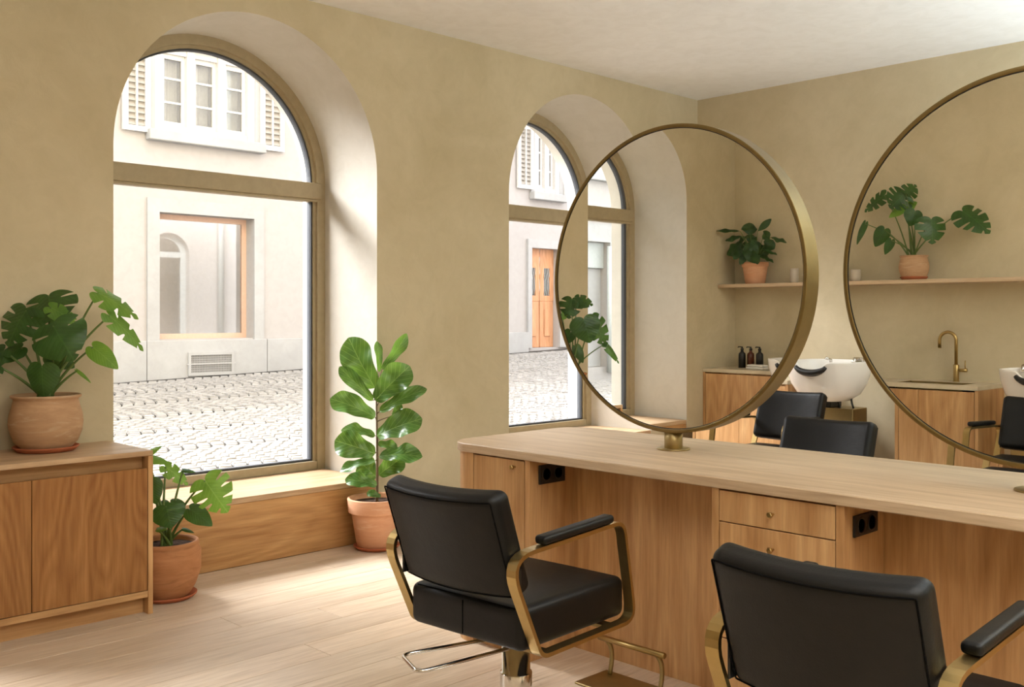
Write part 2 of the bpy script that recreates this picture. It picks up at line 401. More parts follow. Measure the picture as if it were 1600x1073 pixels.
for k, q in enumerate(WINS):
    yc = (q['f0']+q['f1'])/2; ZSILL = (.355, .43, .475)[k]; zb = ZSILL; lab = ['near arched window with a bronze frame, beside the console', 'far arched window with a bronze frame, partly behind the round mirror', 'arched window seen in the left round mirror'][k]
    root = bpy.data.objects.new('window_%d' % (k+1), None); sc.collection.objects.link(root); root.location = (0, yc, 0); tag(root, lab, None, None, 'structure')
    org = (0, yc, 0); P = arch(q['f0'], q['f1'], q['fz'], zb)
    f = MB(org); sweep_arch(f, P, 0, 0, [(0, .055, DFR-.07, DFR), (.0, .075, DFR-.07, DFR-.022)])
    f.bbox(DFR-.068, DFR-.001, q['f0']+.056, q['f1']-.056, zb, zb+.05, .003, 1); f.build('frame', M_FRAME, root, recalc=False)
    zt = q['fz']-.03
    t = MB(org); t.bbox(DFR-.069, DFR+.01, q['f0']+.03, q['f1']-.03, zt-.055, zt+.045, .006, 2); t.bbox(DFR-.067, DFR+.001, q['f0']+.03, q['f1']-.03, zt-.07, zt-.0552, .003, 1); t.build('transom', M_FRAME, root)
    g = MB(org); sweep_arch(g, P, 0, 0, [(.075, .085, DFR-.075, DFR-.03)]); g.box(DFR-.074, DFR-.031, q['f0']+.086, q['f1']-.086, zb+.0505, zb+.062)
    g.build('gasket', M_GASK, root, recalc=False)
    pn = MB(org); PP = arch(q['f0']+.04, q['f1']-.04, q['fz'], zb+.02); pn.add([(DFR-.05, *p) for p in PP], [tuple(range(len(PP)))]); pn.build('glass_pane', M_GLASS, root, recalc=False)
    s = MB(org); s.bbox(DFR, .0, q['y0']+.002, q['y1']-.002, ZSILL-.03, ZSILL, .002, 1); s.build('sill_board', M_OAKS, root)
    p = MB(org); p.bbox(-.03, -.001, q['y0']+.002, q['y1']-.002, 0.0, ZSILL-.031, .002, 1); p.build('bench_panel', M_OAKB, root)
    u = MB(org); u.box(DOUT, DFR, q['f0'], q['f1'], -.1, ZSILL); u.build('outer_sill', M_STONE, root)
# ------------------------------------------------------------------ outside: street and the buildings over it
XF = -8.0
def gz(x, y):
    t = (-x+DOUT)/(-XF+DOUT); return .12+t*(.347+.028*(y-5.42))
st = MB(); ys = [-26+i for i in range(0, 57)]
st.add([(x, y, gz(x, y)-.02) for y in ys for x in (DOUT, XF-.3)], [(2*i, 2*i+1, 2*i+3, 2*i+2) for i in range(len(ys)-1)])
street = struct('street', st, M_JOINT, 'sunlit street paved with small stones laid in arcs')
def cobbles():
    S = .125; vs = []; fs = []; near = []
    R = .62; colw = .92
    def stone(x, y, a, w=.044, l=.048):
        if x > -1.78 or x < XF+.30: return
        z = gz(x, y); h = random.uniform(-.004, .004); n = len(vs); w *= random.uniform(.9, 1.03); l *= random.uniform(.92, 1.02)
        ca, sa = math.cos(a), math.sin(a)
        for k, zz in ((1, -.018), (.84, .006)):
            for u, v in ((-w, -l), (w, -l), (w, l), (-w, l)):
                vs.append((x+(u*ca-v*sa)*k, y+(u*sa+v*ca)*k, z+zz+h))
        fs.extend([(n+4, n+5, n+6, n+7)]+[(n+i, n+(i+1) % 4, n+4+(i+1) % 4, n+4+i) for i in range(4)])
    ncol = int(7.6/colw)+1
    for c in range(ncol):
        x0 = -1.5-c*colw
        for k in range(0, 226):
            yy = -10+k*S
            for j in range(-5, 6):
                a = j*.148
                stone(x0+R*math.sin(a)*1.06, yy+R*(math.cos(a)-.8)+(.5*S if c % 2 else 0), -a, .044, .051)
    near = list(range(0))
    return vs, fs
cv, cf = cobbles()
# the 300 stones that show largest are parts of the street, the rest is one mass
groups = [cf[i:i+5] for i in range(0, len(cf), 5)]
def stone_c(g):
    i = g[0][0]; return sum((Vector(cv[i+k]) for k in range(4)), Vector())/4
cents = [stone_c(g) for g in groups]
def through(p):
    t = (-.6-CAM.x)/(p.x-CAM.x); y = CAM.y+(p.y-CAM.y)*t; z = CAM.z+(p.z-CAM.z)*t
    return 2.05 < y < 3.5 and z > .4
order = sorted([i for i in range(len(groups)) if through(cents[i])], key=lambda i: (cents[i]-CAM).length)[:300]
near = set(order)
mb = MB()
rest = [g for i, g in enumerate(groups) if i not in near]
mb.v = [Vector(v) for v in cv]; mb.f = [f for g in rest for f in g]; mb.smooth = [False]*len(mb.f)
tag(mb.build('cobblestones', M_PAVE, street, recalc=False), None, None, None, 'stuff')
proto = MB(); proto.box(-.042, .042, -.046, .046, -.022, -.01); proto.add([(x*k, y*k, z) for k, z in ((1, -.01), (.86, .004)) for x, y in ((-.042, -.046), (.042, -.046), (.042, .046), (-.042, .046))], [(4, 5, 6, 7)]+[(i, (i+1) % 4, 4+(i+1) % 4, 4+i) for i in range(4)])
cp = proto.build('cobblestone', M_PAVE, street)
for n, i in enumerate(order):
    g = groups[i]; a = Vector(cv[g[0][0]]); b = Vector(cv[g[0][1]]); d = b-a
    o = cp if n == 0 else cp.copy()
    if n: sc.collection.objects.link(o)
    o.location = cents[i]-Vector((0, 0, .003)); o.rotation_euler = (0, 0, math.atan2(d.y, d.x))
for i in range(22):
    y = -4+i*.9
    for x0, x1 in ((-1.32, -.80), (-1.76, -1.33)):
        if x0 < -1.5: ya, yb = y+.3, y+1.19
        else: ya, yb = y, y+.89
        z = gz((x0+x1)/2, y); MB((x0, ya, 0)).bbox(x0+.004, x1-.004, ya+.004, yb-.004, z-.03, z+.006, .006, 1).build('kerb_slab', M_SLAB, street).location = (x0, ya, 0)
def fy(px, my=None): return hit(px, 400, 0, XF, my).y
def fz(px, py, my=None): return hit(px, py, 0, XF, my).z
def holes_wall(mb, x0, x1, y0, y1, z0, z1, holes):
    Y = sorted({y0, y1, *[h[0] for h in holes], *[h[1] for h in holes]}); Z = sorted({z0, z1, *[h[2] for h in holes], *[h[3] for h in holes]})
    Y = [v for v in Y if y0 <= v <= y1]; Z = [v for v in Z if z0 <= v <= z1]
    for a, b in zip(Y, Y[1:]):
        for c, d in zip(Z, Z[1:]):
            cy, cz = (a+b)/2, (c+d)/2
            if not any(h[0] < cy < h[1] and h[2] < cz < h[3] for h in holes): mb.box(x0, x1, a, b, c, d)
def ring(mb, x0, x1, y0, y1, z0, z1, wy, wz):
    mb.box(x0, x1, y0, y0+wy, z0, z1); mb.box(x0, x1, y1-wy, y1, z0, z1); mb.box(x0, x1, y0+wy, y1-wy, z0, z0+wz); mb.box(x0, x1, y0+wy, y1-wy, z1-wz, z1)
# --- pale building opposite the near window
b1y0, b1y1 = 1.0, 9.75
B = thing('building', 'pale rendered house across the street with a shop window and shuttered casements', 'building', (XF, 5.4, 0))
BO = (XF, 5.4, 0)
sh = (fy(248), fy(396), fz(320, 529), fz(300, 335))
up = (fy(241), fy(397), fz(320, 214), fz(320, 84))
wl = MB(BO); holes_wall(wl, XF-.3, XF, b1y0, b1y1, .2, 6.1, [sh, up]); wl.build('wall', M_FACADE, B)
zp = fz(320, 531)
ed = [b1y0, fy(227), fy(415), b1y1]
for a, b in zip(ed, ed[1:]):
    MB(BO).bbox(XF, XF+.05, a+.004, b-.004, .2, zp, .004, 1).build('plinth_slab', M_STONE, B)
s_ = MB(BO)
ta, tb, tz = fy(229), fy(411), fz(300, 314)
s_.box(XF, XF+.03, ta, sh[0], zp, tz); s_.box(XF, XF+.03, sh[1], tb, zp, tz); s_.box(XF, XF+.03, sh[0], sh[1], sh[3], tz)
s_.build('stone_surround', M_STONE, B)
fr = MB(BO); X2 = XF-.20; wdt = .07
ring(fr, X2-.04, X2, sh[0], sh[1], sh[2], sh[3], wdt, wdt)
fr_o = fr.build('shop_window', M_PINK, B)
MB(BO).box(X2-.03, X2-.02, sh[0]+wdt, sh[1]-wdt, sh[2]+wdt, sh[3]-wdt).build('pane', M_SHOPG, fr_o)
MB(BO).box(X2-.6, X2-.55, sh[0]-.3, sh[1]+.5, sh[2]-.2, sh[3]+.3).build('room_behind', M_DARKIN, B)
va, vb, vz0, vz1 = fy(295), fy(358), fz(327, 581), fz(327, 554)
vf = MB(BO); ring(vf, XF+.05, XF+.075, va-.04, vb+.04, vz0-.04, vz1+.04, .04, .04)
vo = vf.build('cellar_vent', M_STONE, B)
MB(BO).box(XF+.05, XF+.053, va, vb, vz0, vz1).build('vent_back', flat('vent_shade', srgb(120, 118, 116), .8), vo)
gr = MB(BO)
for i in range(26): y = va+(vb-va)*i/25; gr.box(XF+.054, XF+.062, y-.004, y+.004, vz0, vz1)
for i in range(9): z = vz0+(vz1-vz0)*i/8; gr.box(XF+.054, XF+.062, va, vb, z-.004, z+.004)
gr.box(XF+.062, XF+.072, va-.06, vb+.06, (vz0+vz1)/2-.01, (vz0+vz1)/2+.01)
tag(gr.build('grille', M_GRILLE, vo), None, None, None, 'stuff')
def casement(B, BO, y0, y1, z0, z1, x, n=3, rows=3, name='window'):
    """multi-light window with curtain, mullions and glazing bars"""
    wj = .11; f = MB(BO)
    cw = (y1-y0-wj*(n+1))/n
    for i in range(n+1): a = y0+i*(cw+wj); f.box(x-.12, x+.02, a, a+wj, z0, z1)
    for i in range(n): a = y0+wj+i*(cw+wj); f.box(x-.12, x, a, a+cw, z1-.09, z1); f.box(x-.12, x, a, a+cw, z0, z0+.09)
    wo = f.build(name, M_WHITE, B)
    for i in range(n):
        a = y0+wj+i*(cw+wj); sa = MB(BO); e = .05
        ring(sa, x-.1, x-.05, a+.001, a+cw-.001, z0+.091, z1-.091, e, e*1.2)
        for r in range(1, rows): z = z0+.09+(z1-z0-.18)*r/rows; sa.box(x-.09, x-.055, a+e, a+cw-e, z-.014, z+.014)
        sa.build('sash', M_WHITE, wo)
        pa = MB(BO).box(x-.078, x-.072, a+e, a+cw-e, z0+.12, z1-.12).build('pane', M_UPG, wo)
        c = MB(BO); m = 36
        for j in range(m):
            p0, p1 = a+cw*j/m, a+cw*(j+1)/m; f0 = x-.2+.035*math.sin(j*1.5); f1 = x-.2+.035*math.sin((j+1)*1.5)
            c.add([(f0, p0, z0), (f1, p1, z0), (f1, p1, z1), (f0, p0, z1)], [(0, 1, 2, 3)])
        c.build('curtain', M_CURT, wo, recalc=False)
    MB(BO).box(x-.5, x-.45, y0-.1, y1+.1, z0-.1, z1+.1).build('room_behind', M_DARKIN, B)
    MB(BO).bbox(x, x+.14, y0-.12, y1+.12, z0-.14, z0-.0, .01, 1).build('window_sill', M_STONE, B)
    t = MB(BO); t.box(x, x+.03, y0-.1, y0, z0, z1+.1); t.box(x, x+.03, y1, y1+.1, z0, z1+.1); t.box(x, x+.1, y0-.12, y1+.12, z1, z1+.14)
    t.build('window_surround', M_STONE, B)
def shutter(B, BO, y0, y1, z0, z1, x):
    f = MB(BO); e = .07; ring(f, x, x+.045, y0, y1, z0, z1, e, e)
    f.box(x+.007, x+.05, (y0+y1)/2-.012, (y0+y1)/2+.012, z0+e, z1-e)
    so = f.build('shutter', M_WHITE, B); n = int((z1-z0-2*e)/.075)
    MB(BO).box(x, x+.006, y0+e, y1-e, z0+e, z1-e).build('shutter_back', M_SHUT, so)
    pr = MB(); w = (y1-y0-2*e)/2; pr.add([(0, -w, 0), (.006, -w, 0), (.034, -w, -.05), (.028, -w, -.05), (0, w, 0), (.006, w, 0), (.034, w, -.05), (.028, w, -.05)], [(0, 1, 2, 3), (7, 6, 5, 4), (0, 4, 5, 1), (1, 5, 6, 2), (2, 6, 7, 3), (3, 7, 4, 0)])
    p0 = pr.build('louvre_slat', M_SHUT, so)
    for i in range(n):
        o = p0 if i == 0 else p0.copy()
        if i: sc.collection.objects.link(o)
        o.location = (x+.005-BO[0], (y0+y1)/2-BO[1], z1-e-.02-i*(z1-z0-2*e)/n)
casement(B, BO, *up, XF)
shutter(B, BO, fy(189), fy(232), fz(210, 205), fz(210, 66), XF+.02)
shutter(B, BO, fy(404), fy(441), fz(422, 236), fz(422, 108), XF+.02)
MB(BO).bbox(XF, XF+.35, b1y0, b1y1, up[3]+.36, up[3]+.5, .01, 1).build('cornice', M_STONE, B)
# --- building opposite the far window
B2 = thing('building', 'pale house across the street with an oak front door and tall shuttered window', 'building', (XF, 13, 0)); BO2 = (XF, 13, 0)
dr = (fy(828.5), fy(872), fz(845, 543), fz(845, 388)); u2 = (fy(834), fy(873), fz(850, 302), fz(850, 203))
wl = MB(BO2); holes_wall(wl, XF-.3, XF, b1y1, 26, .2, 6.1, [dr, u2]); wl.build('wall', M_FACADE, B2)
MB(BO2).bbox(XF, XF+.06, b1y1+.01, fy(823), .3, fz(812, 519), .005, 1).build('plinth_slab', M_STONE, B2)
s_ = MB(BO2); s_.box(XF, XF+.05, fy(822.5), dr[0], dr[2], fz(845, 375)); s_.box(XF, XF+.05, dr[1], dr[1]+.4, dr[2], fz(845, 375)); s_.box(XF, XF+.05, dr[0], dr[1], dr[3], fz(845, 375)); s_.build('stone_surround', M_STONE, B2)
d = MB(BO2); hm = (dr[0]+dr[1])/2; zm = fz(845, 470)
for a, b in ((dr[0], hm-.01), (hm+.01, dr[1])):
    d.bbox(XF-.18, XF-.12, a, b, dr[2], zm, .01, 1); d.bbox(XF-.12, XF-.10, a+.1, b-.1, dr[2]+.2, zm-.15, .01, 1)
    holes_wall(d, XF-.18, XF-.12, a, b, zm, dr[3], [(a+.1, b-.1, zm+.1, dr[3]-.35)])
dd = d.build('front_door', M_DOORW, B2)
MB(BO2).box(XF-.16, XF-.15, dr[0]+.05, dr[1]-.05, zm, dr[3]-.3).build('door_glass', M_SHOPG, dd)
g = MB(BO2)
for i in range(14): y = dr[0]+.1+(dr[1]-dr[0]-.2)*i/13; g.tube([(XF-.13, y+.03*math.sin(k*1.2), zm+.1+k*.14) for k in range(11)], .008, 5)
tag(g.build('door_grille', M_GREYP, dd), None, None, None, 'stuff')
MB(BO2).box(XF-.6, XF-.55, dr[0]-.2, dr[1]+.2, dr[2], dr[3]).build('room_behind', M_DARKIN, B2)
casement(B2, BO2, *u2, XF, 2, 3)
shutter(B2, BO2, fy(806), fy(830), fz(818, 295), fz(818, 196), XF+.02)
shutter(B2, BO2, fy(879), fy(903), fz(890, 306), fz(890, 212), XF+.02)
MB(BO2).bbox(XF, XF+.5, b1y1, 26, u2[3]+.25, u2[3]+.4, .01, 1).build('cornice', M_STONE, B2)
# --- neighbouring house on the salon's side, seen only as a reflection in the shop window
B4 = thing('building', 'house beside the salon with an arched window, mirrored in the shop window across the street', 'building', (DOUT, 13, 0)); BO4 = (DOUT, 13, 0)
def sy(px):   # where a ray mirrored in the shop pane meets the salon's side of the street
    d = ray(px, 400); t = (X2-.02-CAM.x)/d.x; p = CAM+d*t; d2 = Vector((-d.x, d.y, d.z)); return p+d2*((DOUT-p.x)/d2.x)
def szz(px, py):
    d = ray(px, py); t = (X2-.02-CAM.x)/d.x; p = CAM+d*t; d2 = Vector((-d.x, d.y, d.z)); return (p+d2*((DOUT-p.x)/d2.x)).z
ay0, ay1 = sy(232).y, sy(296).y; ayz = szz(264, 397)
hw4 = MB(BO4); top4 = 8.0; ar = arch(ay0, ay1, ayz, .9)
zt4 = ayz+(ay1-ay0)/2
holes_wall(hw4, DOUT-.0, DOUT+.35, YF+.6, 22, 0, top4, [(ay0, ay1, .9, zt4)])
for (a, b) in zip(ar[1:-2], ar[2:-1]):
    hw4.add([(DOUT, a[0], a[1]), (DOUT, b[0], b[1]), (DOUT, b[0], zt4), (DOUT, a[0], zt4), (DOUT+.35, a[0], a[1]), (DOUT+.35, b[0], b[1]), (DOUT+.35, b[0], zt4), (DOUT+.35, a[0], zt4)], [(0, 1, 2, 3), (4, 7, 6, 5), (0, 4, 5, 1)])
hw4.build('wall', M_FACADE, B4)
fw = MB(BO4); sweep_arch(fw, ar, 0, 0, [(0, .12, DOUT+.16, DOUT+.22)]); fw.box(DOUT+.16, DOUT+.22, ay0+.12, ay1-.12, ayz-.06, ayz+.06); fo4 = fw.build('window_frame', M_GREYP, B4)
pn = MB(BO4); pn.add([(DOUT+.2, *p) for p in ar], [tuple(range(len(ar)))]); pn.build('pane', M_SHOPG, fo4, recalc=False)
MB(BO4).box(DOUT+.6, DOUT+.65, ay0-.3, ay1+.3, .7, zt4+.2).build('room_behind', M_DARKIN, B4)
pp = sy(342).y; MB(BO4).tube([(DOUT-.1, pp, .1), (DOUT-.1, pp, top4)], .07, 12).build('downpipe', M_GREYP, B4)
MB(BO4).bbox(DOUT-.05, DOUT, ay1+.3, 22, .05, .95, .005, 1).build('plinth_slab', M_STONE, B4)
# --- building opposite the window seen in the mirror
B3 = thing('building', 'pale house reflected in the left mirror, with a grey doorway and a downpipe', 'building', (XF, -6, 0)); BO3 = (XF, -6, 0)
def ry(px): return hit(px, 400, 0, XF, MIR).y
def rz(px, py): return hit(px, py, 0, XF, MIR).z
dr3 = (ry(950), ry(908), .3, rz(935, 378)); u3 = (ry(952), ry(915), rz(935, 272), rz(935, 200))
wl = MB(BO3); holes_wall(wl, XF-.3, XF, -26, b1y0, .0, 6.1, [dr3, u3]); wl.build('wall', M_FACADE, B3)
s_ = MB(BO3); s_.box(XF, XF+.06, dr3[0]-.35, dr3[0], .2, dr3[3]+.35); s_.box(XF, XF+.06, dr3[1], dr3[1]+.35, .2, dr3[3]+.35); s_.box(XF, XF+.06, dr3[0], dr3[1], dr3[3], dr3[3]+.35); s_.box(XF, XF+.14, dr3[0]-.4, dr3[1]+.4, dr3[3]+.5, dr3[3]+.62); s_.build('stone_surround', M_STONE, B3)
MB(BO3).bbox(XF-.2, XF-.1, dr3[0], dr3[1], dr3[3]-.5, dr3[3], .01, 1).build('shutter_box', M_GREYP, B3)
MB(BO3).bbox(XF-.22, XF-.18, dr3[0], dr3[1], dr3[2], dr3[3]-.5, .01, 1).build('roller_shutter', M_STONE, B3)
casement(B3, BO3, *u3, XF, 2, 3)
MB(BO3).tube([(XF+.1, ry(946), .2), (XF+.1, ry(946), rz(946, 385))], .05, 10).build('downpipe', M_GREYP, B3)
MB(BO3).bbox(XF, XF+.05, -26, dr3[0]-.36, .1, rz(960, 512), .005, 1).build('plinth_slab', M_STONE, B3)
# ------------------------------------------------------------------ console cabinet by the left wall
cx0, cx1, cy0, cy1, ch = .002, .47, 1.0, 1.972, .712
cx1 = hit(222, 705, 2, ch).x
C1 = thing('console_cabinet', 'oak console with two plain doors under the near terracotta monstera', 'cabinet', (cx0, cy0, 0))
CO = (cx0, cy0, 0)
b_ = MB(CO); b_.bbox(cx0, cx1, cy0, cy1, ch-.022, ch, .0015, 1); b_.build('top_board', M_OAKS, C1)
for ya in (cy0, cy1-.022): MB(CO).bbox(cx0, cx1, ya, ya+.022, 0, ch-.023, .0015, 1).build('side_panel', M_OAKZ, C1)
MB(CO).bbox(cx0, cx1-.002, cy0+.023, cy1-.023, .075, .103, .001, 1).build('bottom_rail', M_OAKY, C1)
MB(CO).box(cx0, cx1-.05, cy0+.023, cy1-.023, .0, .074).build('toe_kick', M_OAKY, C1)
MB(CO).box(cx0, cx1-.06, cy0+.023, cy1-.023, .104, ch-.024).build('carcass', M_OAKY, C1)
zt_ = ch-.075
ym = hit(50, 740, 0, cx1).y
for a, b in ((cy0+.025, ym-.0015), (ym+.0015, cy1-.025)):
    MB((cx0, cy0, 0)).bbox(cx1-.022, cx1-.002, a, b, .106, zt_, .001, 1).build('door', M_CONS, C1)
# ------------------------------------------------------------------ styling island
YI0, YI1, ZI = 2.69, 3.48, .79; TI = .034; XI0, XI1 = 1.59, 4.56
gI = 'parts of the long styling island'
def rounded(x0, x1, y0, y1, r, corners):
    out = []; cs = [(x0, y0), (x1, y0), (x1, y1), (x0, y1)]; ang = [180, 270, 0, 90]
    for i, (x, y) in enumerate(cs):
        if i in corners:
            cxx = x0+r if i in (0, 3) else x1-r; cyy = y0+r if i in (0, 1) else y1-r
            for k in range(13): a = math.radians(ang[i]+90*k/12); out.append((cxx+r*math.cos(a), cyy+r*math.sin(a)))
        else: out.append((x, y))
    return out
def bevel_prism(mb, poly, z0, z1, e=.003):
    n = len(poly); cx = sum(p[0] for p in poly)/n; cy = sum(p[1] for p in poly)/n
    def ins(d):
        o = []
        for i in range(n):
            a, b, c = Vector(poly[i-1]), Vector(poly[i]), Vector(poly[(i+1) % n]); t = ((b-a).normalized()+(c-b).normalized()).normalized(); nn = Vector((-t.y, t.x)); o.append(b+nn*d)
        return o
    L = [(ins(e), z0), (poly, z0+e), (poly, z1-e), (ins(e), z1)]; vs = []; fs = []
    for pl, z in L: vs += [(p[0], p[1], z) for p in pl]
    for k in range(3): fs += [(k*n+i, k*n+(i+1) % n, (k+1)*n+(i+1) % n, (k+1)*n+i) for i in range(n)]
    fs += [tuple(reversed(range(n))), tuple(range(3*n, 4*n))]; mb.add(vs, fs)
wt = MB((XI0, YI0, ZI-TI)); bevel_prism(wt, rounded(XI0, XI1, YI0, YI1, .13, (0, 1, 2, 3)), ZI-TI, ZI)
wo = wt.build('worktop', M_OAKX); wo.location = (XI0, YI0, ZI-TI); tag(wo, 'long pale oak worktop carrying both round mirrors', 'worktop')
yf = YI0+.01; zb_ = ZI-TI-.0005
IC = thing('island_cabinet', 'oak cabinet with a single door under the left end of the worktop', 'cabinet', (1.6, yf, 0)); IO = (1.6, yf, 0)
pts = rounded(1.60, 1.755, yf, YI1-.01, .125, (0, 3)); bd = MB(IO); bd.prism(pts, 0.0, zb_); bd.build('rounded_end_panel', M_OAKZ, IC)
MB(IO).box(1.756, 2.045, yf+.025, YI1-.01, .0, zb_).build('carcass', M_OAKZ, IC)
do = MB(IO).bbox(1.759, 2.040, yf, yf+.02, .03, zb_-.006, .001, 1).build('door', M_OAKZ, IC)
MB(IO).bbox(2.044, 2.07, yf, YI1-.01, 0, zb_, .001, 1).build('side_panel', M_OAKZ, IC)
def knob(org, x, y, z, parent):
    mb = MB(org); Mx = Matrix.Translation((x, y, z)) @ Matrix.Rotation(math.pi/2, 4, 'X')
    mb.lathe([(.003, 0), (.0045, .001), (.0045, .014), (.009, .0145), (.0095, .017), (.0095, .024), (.0085, .0255), (.0001, .0258)], n=6, M=Mx, smooth=False); return mb.build('knob', M_BRASS, parent)
kz = .757-.045; kp = hit(805, 729, 1, yf)
knob(IO, kp.x, yf, kp.z, do)
def outlet(org, x, y0, y1, z0, z1, parent):
    p = MB(org).bbox(x, x+.008, y0, y1, z0, z1, .002, 2).build('power_outlet', M_BLACK, parent)
    for k in range(2):
        c = y0+(y1-y0)*(.27+.46*k); MB(org).lathe([(.024, 0), (.024, .0015), (.022, .002), (.020, -.0), (.0001, -.0)], c=(x+.008, c, (z0+z1)/2), n=24, M=Matrix.Rotation(math.pi/2, 4, 'Y')).build('socket', M_BLACK, p)
def outlet_px(org, x, px0, px1, pyt, pyb, parent):
    a = hit(px0, pyb, 0, x); b = hit(px1, pyt, 0, x); z1 = hit(px0, pyt, 0, x).z
    outlet(org, x, a.y, b.y, a.z, z1, parent)
outlet_px(IO, 2.07, 841, 881, 727, 757, IC)
MP = MB((2.07, 2.95, 0)).box(2.0705, 2.8795, 2.95, 3.22, 0, zb_).build('back_panel', M_OAKZ); MP.location = (2.07, 2.95, 0); tag(MP, 'oak back panel of the left knee space, behind the brass footrest', 'panel')
x0, x1 = 2.88, 3.33
DC = thing('drawer_cabinet', 'oak drawer cabinet with brass knobs between the two round mirrors', 'cabinet', (x0, yf, 0)); DO = (x0, yf, 0)
MB(DO).box(x0+.027, x1-.027, yf+.025, YI1-.01, .0, zb_).build('carcass', M_OAKZ, DC)
for a in (x0, x1-.026): MB(DO).bbox(a, a+.026, yf, YI1-.01, 0, zb_, .001, 1).build('side_panel', M_OAKZ, DC)
zz = [zb_-.006, .650, .536, .285, .03]
for i in range(4):
    d = MB(DO).bbox(x0+.029, x1-.029, yf, yf+.02, zz[i+1]+.0035 if i < 3 else .03, zz[i], .001, 1).build('drawer', M_OAKZ, DC)
    knob(DO, (x0+x1)/2-.005, yf, (zz[i]+zz[i+1])/2, d)
outlet_px(DO, x1, 1332, 1368, 806, 840, DC)
MP2 = MB((3.33, 2.95, 0)).box(3.3305, 4.1395, 2.95, 3.22, 0, zb_).build('back_panel', M_OAKZ); MP2.location = (3.33, 2.95, 0); tag(MP2, 'oak back panel of the right knee space, beyond the nearest chair', 'panel')
EC = thing('end_cabinet', 'oak cabinet under the right end of the worktop, beyond the frame', 'cabinet', (4.14, yf, 0))
MB((4.14, yf, 0)).prism(rounded(4.14, 4.55, yf, YI1-.01, .125, (1, 2)), 0, zb_).build('body', M_OAKZ, EC)
# ------------------------------------------------------------------ round mirrors on the island
def round_mirror(x, label):
    R0 = .583; zc = 1.44; org = (x, MIR+.04, ZI); t = thing('round_mirror', label, 'mirror', org, 0, 'round mirrors on the island')
    Mx = Matrix.Translation((x, MIR-.004, zc)) @ Matrix.Rotation(-math.pi/2, 4, 'X')   # local z -> +y
    f = MB(org); r1 = R0-.014
    for pr in ([(r1, .006), (r1, .0006)], [(r1, .0006), (r1+.0008, 0), (R0-.0008, 0), (R0, .0008)], [(R0, .0008), (R0, .0792)], [(R0, .0792), (R0-.0008, .08), (r1+.0008, .08), (r1, .0792)], [(r1, .0792), (r1, .074)]):
        n_ = len(f.f); f.lathe(pr, n=160, M=Mx)
        keep = [i for i in range(len(f.f)) if len(f.f[i]) == 4]; f.smooth = [f.smooth[i] for i in keep]; f.f = [f.f[i] for i in keep]
    f.build('frame', M_BRASSM, t, recalc=False)
    g = MB(org).lathe([(r1-.004, .0045), (r1-.0002, .0035)], n=128, M=Mx)
    g.f = g.f[:-2]; g.smooth = g.smooth[:-2]; g.build('rim_gasket', M_BLACK, t, recalc=False)
    MB(org).lathe([(r1-.0035, .004), (r1-.0035, .076)], n=128, M=Mx, smooth=False).build('mirror_glass', M_MIRROR, t)
    MB(org).lathe([(.0335, .006), (.0345, .007), (.0345, zc-R0-ZI+.01)], c=(x, MIR+.036, ZI), n=40).build('stand_post', M_BRASSD, t)
    MB(org).lathe([(.062, 0), (.063, .001), (.063, .005), (.062, .006)], c=(x, MIR+.036, ZI+.0005), n=48).build('base_plate', M_BRASSD, t)
    return t
round_mirror(2.41, 'left round brass-rimmed mirror, whole in view, over the fig-side chair')
round_mirror(3.705, 'right round brass-rimmed mirror, cut by the right edge of the picture')
